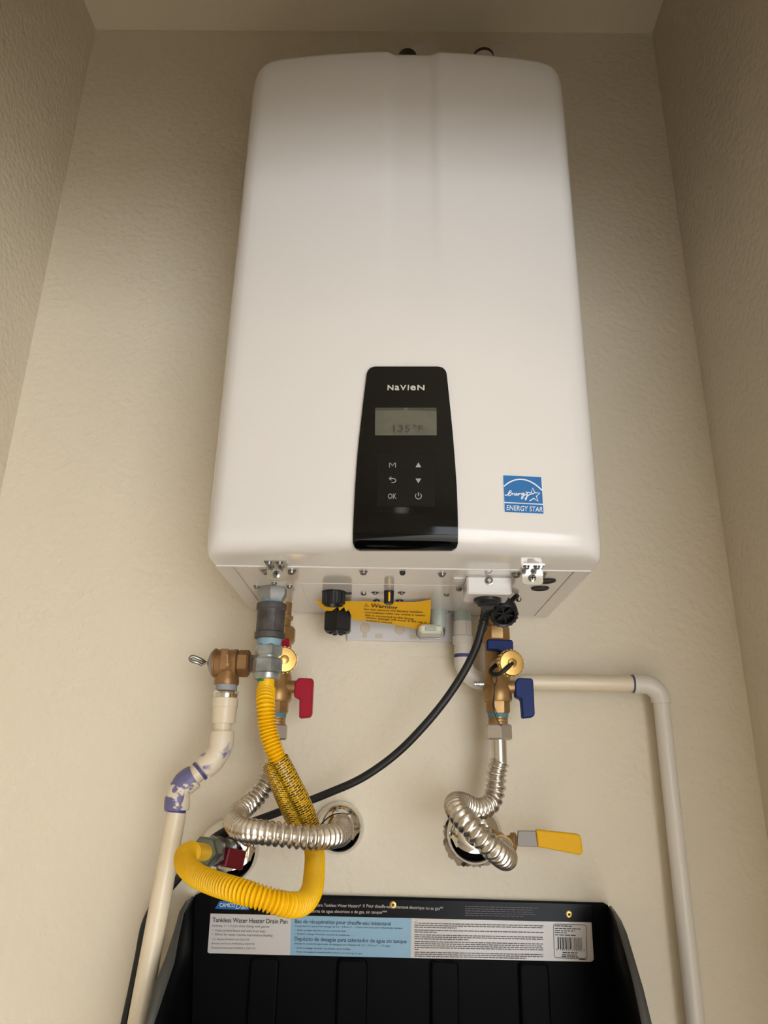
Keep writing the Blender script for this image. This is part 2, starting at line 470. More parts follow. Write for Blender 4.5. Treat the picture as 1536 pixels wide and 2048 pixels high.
# case behind the cover (sides, top and the bottom rim)
case = MB()
r_ = 0.012
ol = [(CX-HW+0.002, -0.002), (CX+HW-0.002, -0.002), (CX+HW-0.002, -0.2575), (CX-HW+0.002, -0.2575)]
case.add(*box_geo((CX-HW+0.003, -0.2575, ZB+0.002), (CX+HW-0.003, -0.002, ZT-0.012), 0.002))
case.build('case', ENAMEL, heater, angle=30)
# underside: inner plate between two folded side rims
SEAM_L, SEAM_R = -0.1845, 0.2092
for a, b in ((CX-HW+0.003, SEAM_L-0.0007), (SEAM_R+0.0007, CX+HW-0.003)):
    obj('side_rim', *box_geo((a, -0.2555, ZB), (b, -0.003, ZB+0.004), 0.0005), PLATEM, heater, angle=30)
obj('bottom_plate', *box_geo((SEAM_L+0.0007, -0.2555, ZB), (SEAM_R-0.0007, -0.003, ZB+0.004), 0.0005), PLATEM, heater, angle=30)
obj('raised_panel', *box_geo((-0.115, -0.183, ZB-0.0008), (0.096, -0.02, ZB), 0.0004), PLATEM, heater, angle=30)
# thin bright bead along the lower edge of the cover
obj('edge_bead', *sweep_geo([V((CX-0.2155+0.431*i/20, YLINE-0.001, ZB+0.0004)) for i in range(21)], 0.0011, 6)[:2], ENAMEL, heater)

def fsurf(off):
    """drop a pixel on the cover front, off metres proud of it"""
    def f(px, py):
        y = -0.33
        for _ in range(4):
            q = P(px, py, y); y = -(bulge(q.x)-dent(q.x, q.z))-off
            # follow the roll-under at the bottom edge
            if q.z < ZB+0.027:
                for (f0, _, z0), (f1, _, z1) in zip(PROF, PROF[1:]):
                    if z0 <= q.z <= z1 or (f0 == 1.0 and q.z < z0):
                        t = (q.z-z0)/(z1-z0); fr = f0+(f1-f0)*max(0, min(1, t))
                        yb = -bulge(q.x); y = yb + (YLINE-yb)*fr - off; break
        return P(px, py, y)
    return f
# control panel: grid between its left and right edge lines, solid at the rim
def interp(tab, y):
    for (a, b), (c, d) in zip(tab, tab[1:]):
        if a <= y <= c: return b+(d-b)*(y-a)/(c-a)
    return tab[-1][1] if y > tab[-1][0] else tab[0][1]
LE = [(733, 750), (735, 742), (740, 736), (748, 733.5), (800, 727), (860, 720), (920, 714), (980, 710), (1040, 707), (1070, 706), (1086, 706), (1094, 709), (1098, 714), (1100, 722)]
RE = [(733, 876), (735, 885), (740, 891), (748, 893.5), (800, 899), (860, 905), (920, 910), (980, 914), (1040, 916), (1070, 916), (1086, 916), (1094, 914), (1098, 909), (1101, 900)]
rows = [733, 735, 738, 742, 748, 765, 790, 820, 850, 880, 910, 940, 970, 1000, 1025, 1045, 1060, 1070, 1078, 1085, 1090, 1094, 1097, 1099.5]
PO = 0.0035
def panel_geo(rows, LE, RE, off, nx=20, base=-0.002):
    S, B = fsurf(off), fsurf(base); vs = []; fs = []
    for y in rows:
        a, b = interp(LE, y), interp(RE, y)
        for i in range(nx+1): vs.append(S(a+(b-a)*i/nx, y))
    w_ = nx+1
    for r in range(len(rows)-1):
        for i in range(nx): fs.append((r*w_+i, (r+1)*w_+i, (r+1)*w_+i+1, r*w_+i+1))
    # skirt down to the cover
    loop = [i for i in range(w_)] + [r*w_+nx for r in range(1, len(rows))] + [(len(rows)-1)*w_+i for i in range(nx-1, -1, -1)] + [r*w_ for r in range(len(rows)-2, 0, -1)]
    n0 = len(vs)
    for li in loop:
        v = vs[li]; vs.append(V((v.x, v.y+off-base, v.z)))
    m_ = len(loop)
    for i in range(m_): fs.append((loop[i], loop[(i+1) % m_], n0+(i+1) % m_, n0+i))
    return vs, fs
panel = obj('control_panel', *panel_geo(rows, LE, RE, PO), BLACKG, heater, angle=45)
panel['label'] = 'glossy black tapered control panel'
SP = fsurf(PO+0.0006)
mb = MB()
# logo drawn as unicase letters
for s, x0, x1, st in (('N', 775, 787, .729), ('a', 789.5, 798.5, .56), ('V', 800, 812.5, .729), ('I', 815, 817.5, .729), ('e', 820.5, 831.5, .56), ('N', 834.5, 849, .729)):
    text_px(mb, s, (x0, 780), (x1, 780.2), 10.5, SP, bold=0.025, stretch=st)
mb.build('brand_lettering', SILVER, panel, smooth=False)
lcd = obj('display_screen', *panel_geo([815.5, 830, 845, 858, 870.5], [(815, 750.5), (871, 750)], [(815, 873), (871, 873.5)], PO+0.0005, 8, PO-0.001), LCD, panel, smooth=False)
SL = fsurf(PO+0.0010)
mb = MB()
text_px(mb, '135', (787, 863.5), (820, 863.5), 14, SL); text_px(mb, '°F', (826, 863.5), (846, 863.5), 14, SL)
poly_px(mb, [(751, 816), (873, 816), (873, 821), (751, 820)], SL)
mb.build('temperature_digits', LCDINK, panel, smooth=False)
kp = obj('keypad', *panel_geo([907, 909, 912, 940, 970, 1000, 1009, 1011.5, 1013], [(907, 759), (909, 756.5), (912, 755.5), (1009, 754.5), (1011.5, 755.5), (1013, 758)], [(907, 866), (909, 868.5), (912, 869), (1009, 870), (1011.5, 869), (1013, 866.5)], PO+0.0008, 6, PO-0.001), BLACKK, panel, angle=30)
SK = fsurf(PO+0.0014)
def keymark(fn):
    m_ = MB(); fn(m_); m_.build('key_symbol', GREYPR, panel, smooth=False)
keymark(lambda m_: stroke_px(m_, [(779, 935), (779, 926), (781, 926), (785, 932), (789, 926), (791, 926), (791, 935)], 1.4, SK))
keymark(lambda m_: poly_px(m_, [(831, 934.5), (842.5, 934.5), (836.8, 925)], SK))
def back_(m_):
    stroke_px(m_, [(779, 957), (787, 957), (790.5, 958.5), (792, 961), (790.5, 963.8), (787, 965), (783, 965)], 1.6, SK)
    stroke_px(m_, [(782.5, 953.5), (778.5, 957), (782.5, 960.5)], 1.6, SK)
keymark(back_)
keymark(lambda m_: poly_px(m_, [(831, 957), (836.8, 966.5), (842.5, 957)], SK))
keymark(lambda m_: text_px(m_, 'OK', (776, 997.5), (793, 997.5), 11, SK))
def pwr_(m_):
    stroke_px(m_, [(836.8+6*math.sin(math.radians(a)), 992-6*math.cos(math.radians(a))) for a in range(38, 323, 12)], 1.5, SK)
    stroke_px(m_, [(836.8, 984.5), (836.8, 992)], 1.6, SK)
keymark(pwr_)
# efficiency sticker
def quadpt(c, u, v):
    a = V((*c[0], 0)).lerp(V((*c[1], 0)), u); b = V((*c[3], 0)).lerp(V((*c[2], 0)), u); q = a.lerp(b, v); return (q.x, q.y)
ES = [(1005, 949), (1083.5, 952.5), (1088.5, 1029.5), (1008.5, 1025.5)]
def sticker_geo(c, off, nx=8, ny=8):
    S = fsurf(off); vs = []; fs = []
    for j in range(ny+1):
        for i in range(nx+1): vs.append(S(*quadpt(c, i/nx, j/ny)))
    for j in range(ny):
        for i in range(nx): k = j*(nx+1)+i; fs.append((k, k+nx+1, k+nx+2, k+1))
    return vs, fs
st = obj('efficiency_sticker', *sticker_geo(ES, 0.0004), ESWHITE, heater, smooth=False)
st['label'] = 'square blue and white energy sticker'
E2 = [quadpt(ES, .018, .02), quadpt(ES, .985, .02), quadpt(ES, .985, .715), quadpt(ES, .018, .715)]
E3 = [quadpt(ES, .018, .745), quadpt(ES, .985, .745), quadpt(ES, .985, .975), quadpt(ES, .018, .975)]
obj('blue_field', *sticker_geo(E2, 0.0009), ESBLUE, st, smooth=False)
obj('blue_field', *sticker_geo(E3, 0.0009), ESBLUE, st, smooth=False)
S2 = fsurf(0.0014)
eq = lambda u, v: quadpt(ES, u, v)
mb = MB()
text_px(mb, 'ENERGY STAR', eq(.065, .925), eq(.965, .93), 10.5, S2, bold=0.005)
arc = []
for i in range(21):
    t = i/20; arc.append(eq(0.02+0.965*t, 0.34-0.235*(1-abs(2*t-0.94)**2.1) if abs(2*t-0.94) < 1.2 else .34))
stroke_px(mb, arc, 2.6, S2)
sc_, sr, si = (0.755, 0.505), 0.185, 0.078
star = []
for k in range(10):
    a = math.radians(-90+36*k-2); r = sr if k % 2 == 0 else si
    star.append(eq(sc_[0]+r*math.cos(a), sc_[1]+r*math.sin(a)*1.02))
stroke_px(mb, star[6:] + star[:6], 2.0, S2) if False else stroke_px(mb, [eq(0.56, 0.435)] + [star[9]] + star[0:7], 2.0, S2)
stroke_px(mb, [eq(.035, .535), eq(.09, .535), eq(.13, .50), eq(.20, .45), eq(.20, .41), eq(.165, .42), eq(.12, .50), eq(.135, .55), eq(.18, .53), eq(.23, .47), eq(.225, .53), eq(.245, .49), eq(.275, .48), eq(.285, .53), eq(.31, .52), eq(.345, .48), eq(.33, .465), eq(.315, .50), eq(.34, .53), eq(.375, .50), eq(.385, .465), eq(.385, .53), eq(.405, .48), eq(.44, .47)], 2.0, S2)
stroke_px(mb, [eq(.51, .46), eq(.465, .47), eq(.455, .51), eq(.49, .51), eq(.51, .46), eq(.485, .60), eq(.45, .62), eq(.455, .57), eq(.53, .52), eq(.545, .46), eq(.55, .51), eq(.595, .48), eq(.61, .44), eq(.575, .61), eq(.545, .645), eq(.545, .60), eq(.63, .51), eq(.70, .475), eq(.78, .455)], 2.0, S2)
mb.build('sticker_lettering', ESWHITE, st, smooth=False)

# screws under the heater: one shared mesh
def screw_mesh():
    v, f = rev_geo((0, 0, 0), (0, 0, -1), [(0, 0.0052), (0.0007, 0.0052), (0.0009, 0.0040), (0.0032, 0.0038), (0.0038, 0.0030), (0.0030, 0.0022)], segs=12)
    me = bpy.data.meshes.new('screw'); me.from_pydata([tuple(q) for q in v], [], f); me.materials.append(STEEL)
    me.polygons.foreach_set('use_smooth', [True]*len(me.polygons)); me.set_sharp_from_angle(angle=math.radians(35)); return me
SCREW = screw_mesh()
def screw(p, parent, s=1.0, rot=(0, 0, 0)):
    o = bpy.data.objects.new('screw', SCREW); COL.objects.link(o); o.parent = parent
    o.location = V(p)-origin(parent); o.scale = (s, s, s); o.rotation_euler = rot
    return o
for px, py, s in ((513, 1172, .8), (579, 1172, .8), (727, 1143, 1), (727, 1185, .9), (884, 1147, 1), (893, 1187, .9), (918, 1176, 1), (901, 1221, .85), (898, 1231, .85), (1037, 1198, .9), (533, 1141, 1.2), (583, 1141, 1.2), (1032, 1147, 1.2), (1083, 1147, 1.2)):
    screw(PZ(px, py, ZB), heater, s)
# clips on the front edge
for px, py in ((557, 1134), (1062, 1142)):
    c = PZ(px, py, ZB); ck = MB()
    t = c.x
    out = [(t+x, YLINE-0.006, ZB+z) for x, z in rrect(-0.0118, 0.0118, -0.0180, 0.001, 0.0045)]
    d_ = V((0, 0.0014, 0))
    cl_ = obj('front_clip', *prism_geo(out, d_, None), BRIGHT, heater, angle=30)
    obj('clip_flange', *box_geo((t-0.0135, YLINE-0.022, ZB+0.0005), (t+0.0115, YLINE-0.005, ZB+0.0017)), BRIGHT, cl_, smooth=False)
    q = V((t-0.0005, YLINE-0.006, ZB-0.0105))
    rev('clip_screw', q, (0, -1, 0), [(0, 0.0046), (0.0012, 0.0044), (0.002, 0.003), (0.0022, 0.0005)], STEEL, cl_, segs=14)
    kx = MB().box((q.x-0.0024, q.y-0.0025, q.z-0.0005), (q.x+0.0024, q.y-0.0019, q.z+0.0005)).box((q.x-0.0005, q.y-0.0025, q.z-0.0024), (q.x+0.0005, q.y-0.0019, q.z+0.0024))
    kx.build('screw_slot', DARK, cl_, smooth=False)  # raised black cross: shade inside the slot is painted on
    for sx in (-0.0085, 0.0035):
        o = screw((t+sx, YLINE-0.016, ZB+0.0005), cl_, 0.85)
# small black bumper, capped ports, cartridge plug
rev('rubber_bumper', PZ(805, 1143, ZB), (0, 0, -1), [(0, .0035), (.003, .0033), (.0045, .002)], BLACKR, heater, segs=14)
c = PZ(668, 1183, ZB)
cap = rev('drain_cap', c, (0, 0, -1), [(0, .0160), (.0015, .0160), (.002, .0143), (.017, .0139), (.0185, .0125), (.016, .0105), (.012, .010)], BLACKP, heater, segs=28)
for k in range(14):
    a = 2*math.pi*k/14
    q = c + V((math.cos(a)*.0140, math.sin(a)*.0140, 0)); obj('grip_rib', *rev_geo(q, (0, 0, -1), [(0.002, .0012), (.0165, .0011)], segs=6), BLACKP, cap)
q = PZ(703, 1184, ZB); obj('cap_strap', *sweep_geo([c+V((.012, 0, -.0015)), (c+q)*.5+V((0, 0, -.002)), q+V((0, 0, -.0012))], .0022, 8)[:2], BLACKP, cap)
c = PZ(778, 1181, ZB)
pl = rev('cartridge_plug', c, (0, 0, -1), [(0, .0066), (.0165, .0062), (.0178, .0052), (.0178, .001)], BLACKP, heater, segs=20)
obj('yellow_stripe', *box_geo((c.x-0.0006, c.y-0.0072, c.z-.0155), (c.x+.0016, c.y-.0058, c.z-.004)), YTAG, pl, smooth=False)
for px, py in ((750, 1184), (803, 1184), (753, 1200), (799, 1200)):
    q = PZ(px, py, ZB); ea = MB().add(*rev_geo(q, (0, 0, -1), [(0, .0052), (.0014, .0050)], segs=14))
    e_ = ea.build('plug_ear', BLACKP, pl)
    screw(q+V((0, 0, -.0012)), e_, .6)
# recirculation inlet with its hexagonal cap
c = PZ(677, 1210, ZB); YC = c.y
neck_z = P(678, 1224, YC).z; cap_z = P(679, 1265, YC).z
fit = rev('recirculation_fitting', (c.x, YC, ZB), (0, 0, -1), [(0, .012), (ZB-neck_z+.004, .0115)], BLACKP, heater, segs=20)
hc = rev('recirculation_cap', (c.x, YC, neck_z), (0, 0, -1), hexprof(0, neck_z-cap_z, .0205, .003), BLACKP, heater, segs=6, phase=math.radians(30))
hc['label'] = 'black hexagonal plastic cap'
for k in range(6):
    a = math.radians(60*k); obj('cap_lug', *box_geo((c.x+.009*math.cos(a)-.003, YC+.009*math.sin(a)-.003, cap_z-.0025), (c.x+.009*math.cos(a)+.003, YC+.009*math.sin(a)+.003, cap_z+.001), .0008), BLACKP, hc)
# knock-out openings
for px, py in ((1093, 1161), (1080, 1176)):
    q = PZ(px, py, ZB)
    g_ = rev('cable_grommet', q, (0, 0, -1), [(-.001, .0112), (.0012, .0112), (.0018, .0098), (.0008, .0085), (.0004, .001)], BLACKR, heater, segs=24)
# electrical junction box
jb_y0, jb_y1 = PZ(978, 1152, ZB).y, 0
jz = P(978, 1188, jb_y0).z
jb_y1 = PZ(978, 1206, jz).y
jx0, jx1 = P(934, 1186, jb_y0).x, P(1024, 1186, jb_y0).x
jb = obj('junction_box', *box_geo((jx0, jb_y0, jz), (jx1, jb_y1, ZB), .0022), ENAMEL, heater, angle=20)
screw(((jx0+jx1)/2, jb_y0-0.0005, ZB-.006), jb, 1.0, (math.radians(-90), 0, 0))
obj('box_flange', *box_geo((jx0-.014, jb_y0+.01, ZB-.0012), (jx0, jb_y0+.026, ZB)), ENAMEL, jb, smooth=False)
gl = PZ(975, 1198, jz)
rev('cable_gland', gl, (0, 0, -1), [(0, .0165), (.004, .0165), (.005, .0145), (.008, .012)], BLACKP, jb, segs=26)
GLAND = gl
# strainer cap: knurled black screw cap turned towards the floor
sc0 = P(1001, 1206, -0.135); sc1 = P(1009, 1232, -0.150); ax = (V((0.05, -0.62, -0.62))).normalized()
scap = rev('strainer_cap', sc1-ax*.024, ax, [(0, .012), (.004, .0165), (.024, .0170), (.0255, .0155), (.024, .0132), (.014, .0125), (.014, .001)], BLACKP, heater, segs=36)
a_, b_ = frame(ax)
for k in range(18):
    t = 2*math.pi*k/18; q = sc1-ax*.018 + (a_*math.cos(t)+b_*math.sin(t))*.0168
    obj('grip_rib', *rev_geo(q, ax, [(0, .0016), (.0175, .0016)], segs=6), BLACKP, scap)
for k in range(3):
    t = math.radians(60*k+20); e = (a_*math.cos(t)+b_*math.sin(t)); n_ = ax.cross(e)
    o4 = [sc1+e*.0125+n_*.0009-ax*.004, sc1+e*.0125-n_*.0009-ax*.004, sc1-e*.0125-n_*.0009-ax*.004, sc1-e*.0125+n_*.0009-ax*.004]
    obj('cap_web', *prism_geo(o4, -ax*.009, None), BLACKP, scap, smooth=False)
tube('cap_strap', [PZ(1035, 1187, ZB)+V((0, 0, -.002)), P(1022, 1203, -.135), P(1016, 1216, -.142)], .0032, BLACKP, scap, segs=8)
rev('strainer_stem', sc1-ax*.024, -ax, [(0, .011), (.030, .011)], BLACKP, scap, segs=16)
# condensate trap behind the warning tag
tr = P(877, 1230, -.040)
trap = rev('condensate_trap', (tr.x, -0.040, ZB), (0, 0, -1), [(0, .0115), (.020, .0112), (.021, .0105), (.030, .0105)], SAGE, heater, segs=24)
q0, q1 = P(838, 1275, -0.038), P(884, 1252, -0.038)
tb = obj('trap_clip', *box_geo((q0.x, -.052, q0.z+.004), (q1.x, -.024, q1.z), .003), PALE, trap)
obj('clip_window', *box_geo((q0.x+.008, -.0535, q0.z+.007), (q1.x-.009, -.051, q1.z-.004), .0008), SAGE, trap)
wr = [P(833, 1258, -.055), P(834, 1270, -.056), P(840, 1276, -.056), P(862, 1277, -.056), P(882, 1276, -.056), P(888, 1270, -.056), P(888, 1256, -.05)]
tube('wire_bail', wr, .0011, STEEL, trap, segs=8)
# gas inlet casting
gx = PZ(546, 1176, ZB); GY = gx.y; GX = gx.x
def gz(py): return P(546-0.069*(py-1170), py, GY).z
gi = rev('gas_inlet', (GX, GY, ZB), (0, 0, -1), [(0, .0192), (.001, .0194), (ZB-gz(1191), .0194), (ZB-gz(1199), .0160), (ZB-gz(1203), .0146)], ALU, heater, segs=6, phase=math.radians(30))
for px, py in ((548, 1166),):
    screw(PZ(px, py, ZB), heater, .8)

# ================================================================ wall bracket under the heater
wb = root('wall_bracket', 'thin white steel mounting bracket on the wall under the heater', 'bracket', (CX, -0.002, 1.53))
q0, q1 = P(694, 1281, -0.004), P(935, 1284, -0.004)
obj('bracket_plate', *box_geo((q0.x, -.006, q0.z), (q1.x, -.0005, ZB+.03), .001), mat('bracket_white', rgb(214, 208, 206), 0.35), wb)
for px, py, rr in ((730, 1256, .0075), (800, 1258, .008)):
    q = P(px, py, -.0062); rev('keyhole', q, (0, -1, 0), [(0, rr), (.0006, rr*.96)], HOLE, wb, segs=20)
    if px == 730: obj('keyhole_slot', *box_geo((q.x-.003, q.y-.0003, q.z-.014), (q.x+.003, q.y, q.z-.0065)), HOLE, wb, smooth=False)
for px, py in ((758, 1272), (826, 1274)):
    q = P(px, py, -.0062); obj('slot', *box_geo((q.x-.005, q.y-.0006, q.z-.003), (q.x+.005, q.y, q.z+.003), 0), HOLE, wb, smooth=False)

# ================================================================ warning tag
TA, TB_, TC, TD = P(655, 1203, -.116), P(862, 1200, -.116), P(859, 1259, -.074), P(655, 1232, -.074)
tn = (TB_-TA).cross(TD-TA).normalized()
if tn.dot(CAM-TA) < 0: tn = -tn
def tagsurf(off):
    def f(px, py):
        d = ray(px, py); o_ = TA+tn*off; return CAM + d*((o_-CAM).dot(tn)/d.dot(tn))
    return f
TS = tagsurf(0)
wt = root('warning_tag', 'yellow plastic warning tag hung on the black hexagonal cap', 'tag', TS(690, 1225))
ol = [(630, 1202), (660, 1203.5), (700, 1203), (780, 1205), (830, 1205), (862, 1200), (861.5, 1225), (860, 1243), (857, 1251), (858, 1259), (830, 1257.5), (790, 1250), (745, 1244), (706, 1239.5), (700, 1226), (698, 1216), (692, 1224), (688, 1214), (679, 1222), (676, 1213), (665, 1221), (662, 1222), (650, 1221), (640, 1212)]
vs = [TS(*p) for p in ol]; obj('tag_sheet', *prism_geo(vs, -tn*.0006, None), YTAG, wt, smooth=False)
mb = MB(); T1 = tagsurf(.0006)
text_px(mb, 'Warning', (741, 1214.2), (794.5, 1218.6), 7.0, T1, bold=.02)
stroke_px(mb, [(728, 1212.2), (732.5, 1207.2), (738, 1213)], 1.0, T1, closed=True); stroke_px(mb, [(732.7, 1209), (732.8, 1211.6)], .9, T1)
for s, a, b in (('Do not remove the factory installed', (728, 1220.2), (845, 1226.4)), ('recirculation inlet cap unless a return', (729, 1226.3), (850, 1232.8)), ('line is connected to this fitting.', (730.5, 1231.8), (828, 1239.6)), ('Water leakage will occur if this cap is', (731.5, 1237.0), (853, 1246.6)), ('loosened or removed.', (732, 1242.2), (785, 1247.6))):
    text_px(mb, s, a, b, 3.7, T1, bold=.012)
mb.build('tag_lettering', TAGINK, wt, smooth=False)

# ================================================================ vents on top
for i, (px, px2, mcol, lb) in enumerate(((815, 852, BLACKR, 'left of the two white vent pipes rising behind the heater top'), (966, 1003, PURPLE, 'right of the two white vent pipes rising behind the heater top'))):
    a = P(px, 104, -.19); b = P(px2, 86, -.085)
    vp = root('vent_pipe', lb, 'pipe', (a.x, -.19, ZT-.012), 'vent pipes over the heater')
    rev('inner_pipe', (a.x, -.19, ZT-.010), (0, 0, 1), [(0, .0165), (a.z-ZT-.006, .0165), (a.z-ZT, .0150)], BLACKR if i == 0 else PVC, vp, segs=28)
    if i: rev('pipe_band', (a.x, -.19, a.z-.016), (0, 0, 1), [(0, .0172), (.0055, .0172), (.0065, .0160)], mat('dark_primer', rgb(60, 34, 40), .6), vp, segs=28)
    zc = b.z-.072
    tube('elbow', [(b.x-.012, -.12, ZT-.010), (b.x-.011, -.12, zc-.05), (b.x-.008, -.112, zc-.018), (b.x, -.085, zc), (b.x+.002, -.045, zc), (b.x+.002, -.001, zc)], .036, PVC, vp, segs=28, step=.006)

# ================================================================ gas train
def vchain(px, y, slope):   # z of a pixel row on a vertical axis
    return lambda py: P(px+slope*(py-1300), py, y).z
gzz = vchain(537, GY, -.069)
cp = root('pipe_coupling', 'dark iron banded pipe coupling under the gas inlet', 'coupling', (GX, GY, gzz(1279)))
rev('sealed_nipple', (GX, GY, gzz(1197)), (0, 0, -1), [(0, .0137), (gzz(1197)-gzz(1213), .0137)], TAPE, cp, segs=24)
h = gzz(1207)-gzz(1279)
cb = rev('coupling_body', (GX, GY, gzz(1207)), (0, 0, -1), [(0, .0165), (.0012, .0190), (.0078, .0192), (.0092, .0176), (h-.0092, .0176), (h-.0078, .0192), (h-.0012, .0190), (h, .0165)], IRON, cp, segs=32)
a = math.radians(-60); q = V((GX+.0176*math.cos(a), GY+.0176*math.sin(a), gzz(1262)))
obj('mould_line', *box_geo((q.x-.0008, q.y-.001, q.z), (q.x+.0008, q.y+.001, gzz(1222)), .0003), IRON, cp)
gc = root('gas_connector', 'yellow corrugated flexible gas hose with steel nuts hanging in a loop', 'hose', P(600, 1812, -.28))
rev('sealed_nipple', (GX, GY, gzz(1276)), (0, 0, -1), [(0, .0155), (gzz(1276)-gzz(1294), .0148)], TAPE, gc, segs=24)
rev('adapter_hex', (GX, GY, gzz(1290)), (0, 0, -1), hexprof(0, gzz(1290)-gzz(1312), .0178, .0022), ZINC, gc, segs=6, phase=math.radians(8))
rev('adapter_neck', (GX, GY, gzz(1311)), (0, 0, -1), [(0, .0128), (gzz(1311)-gzz(1318), .0128)], ZINC, gc, segs=24)
rev('flare_nut', (GX, GY, gzz(1316)), (0, 0, -1), hexprof(0, gzz(1316)-gzz(1349), .0188, .003), ZINC, gc, segs=6, phase=math.radians(8))
rev('nut_collar', (GX, GY, gzz(1347)), (0, 0, -1), [(0, .0165), (gzz(1347)-gzz(1356), .0160), (gzz(1347)-gzz(1359), .0145)], ZINC, gc, segs=28)
obj('green_mark', *rev_geo((GX-.0045, GY-.004, gzz(1356)), (0, 0, -1), [(0, .0065), (gzz(1356)-gzz(1364), .0065)], segs=12), mat('green_ring', rgb(30, 110, 50), .4), gc)
ytop = V((GX, GY, gzz(1357)))
YP = [ytop, V((GX, GY, gzz(1380))), P(531, 1410, -.165), P(536, 1460, -.165), P(552, 1510, -.165), P(577, 1560, -.158), P(603, 1612, -.143), P(622, 1660, -.130), P(629, 1705, -.145), P(628, 1750, -.185), P(622, 1785, -.225), P(602, 1808, -.262), P(568, 1808, -.285), P(520, 1794, -.292), P(470, 1779, -.285), P(425, 1765, -.262), P(390, 1748, -.235), P(371, 1727, -.205), P(371, 1710, -.180), P(384, 1703, -.160), P(402, 1704, -.138), P(415, 1705, -.12)]
rev('smooth_end', ytop+V((0, 0, .004)), (0, 0, -1), [(0, .0098), (.018, .0100), (.020, .0098)], YELLOW, gc, segs=24)
corrugated('corrugated_tube', YP[1:-2], .0117, .0083, .0041, YELLOW, gc, segs=24, sub=8, power=.55)
tube('smooth_tail', YP[-4:], .0098, YELLOW, gc, segs=20)
# printed wrap label with its folded flap
lp = catmull([P(556, 1520, -.165), P(577, 1560, -.158), P(603, 1612, -.143), P(619, 1655, -.132)], .004)
v, f, uv = sweep_geo(lp, .0128, 20, cap=False)
obj('wrap_label', v, f, PRINT, gc, angle=60, uvs=[(b*22.0, a/.0027) for a, b in uv])
fl = []; fu = []
FA = [(527, 1534), (536, 1560), (552, 1600), (571, 1642), (583, 1666)]
FB = [(545, 1524), (563, 1562), (584, 1607), (603, 1648), (612, 1668)]
fy = [-.172, -.168, -.157, -.146, -.14]
vs = []; fs = []
NR = 9
for i in range(5):
    a, b = P(*FA[i], fy[i]-.004), P(*FB[i], fy[i]-.010)
    for k in range(NR+1):
        t = k/NR; q = a.lerp(b, t) + V((0, -.010*math.sin(math.pi*t), 0)); vs.append(q); fu.append((t*9.0, i*10.5))
for i in range(4):
    for k in range(NR):
        j = i*(NR+1)+k; fs.append((j, j+1, j+NR+2, j+NR+1))
fo = obj('label_flap', vs, fs, PRINT, gc, angle=60, uvs=fu)
md = fo.modifiers.new('thickness', 'SOLIDIFY'); md.thickness = .0006

# gas stop behind: escutcheon, valve, red lever
def escutcheon(px, py, r, depth, lb, y=0.0):
    p = P(px, py, 0); q = V((p.x, -.0005, p.z))
    e = rev('escutcheon', q, (0, -1, 0), [(0, r), (.0015, r), (depth*.35, r*.975), (depth*.58, r*.90), (depth*.76, r*.78), (depth*.90, r*.62), (depth, r*.42), (depth*.96, r*.30)], CHROME, None, segs=48)
    return tag(e, lb, 'escutcheon', 'chrome wall escutcheons'), q
e1, q1 = escutcheon(458, 1700, .0405, .020, 'chrome escutcheon behind the yellow gas hose end and red valve')
gv0 = V((q1.x, -.010, q1.z)); gv1 = P(405, 1703, -.135)
gax = (gv1-gv0).normalized(); GL = (gv1-gv0).length
gv = root('gas_stop_valve', 'grey gas stop valve with a dark red handle at the wall', 'valve', gv0)
rev('nipple', gv0, gax, [(0, .0125), (GL*.35, .0125)], ZINC, gv, segs=20)
rev('valve_body', gv0, gax, [(GL*.28, .013), (GL*.32, .0165), (GL*.48, .0175), (GL*.60, .0165), (GL*.64, .014)], DARKST, gv, segs=24)
rev('union_ring', gv0, gax, hexprof(GL*.62, GL*.74, .0178, .002), ZINC, gv, segs=6)
rev('flare_nut', gv0, gax, hexprof(GL*.73, GL*.96, .0175, .0025), mat('olive_zinc', rgb(128, 140, 128), .35, .9), gv, segs=6, phase=.4)
hq = gv0+gax*(GL*.46)+V((.012, -.006, -.012)); hd = (P(492, 1722, -.075)-P(448, 1712, -.10)).normalized()
hc0 = P(448, 1712, -.088)
a_, b_ = frame(hd)
rev('valve_stem', gv0+gax*(GL*.46), hc0+hd*.01-(gv0+gax*(GL*.46)), [(0, .006), (.02, .006)], ZINC, gv, segs=12)
o4 = [hc0+a_*.0105+b_*.006, hc0-a_*.0115+b_*.006, hc0-a_*.0115-b_*.006, hc0+a_*.0105-b_*.006]
vv, ff = prism_geo(o4, hd*.029, None)
hl = obj('handle', vv, ff, DKRED, gv, smooth=False); bv = hl.modifiers.new('bevel', 'BEVEL'); bv.width = .002; bv.segments = 2

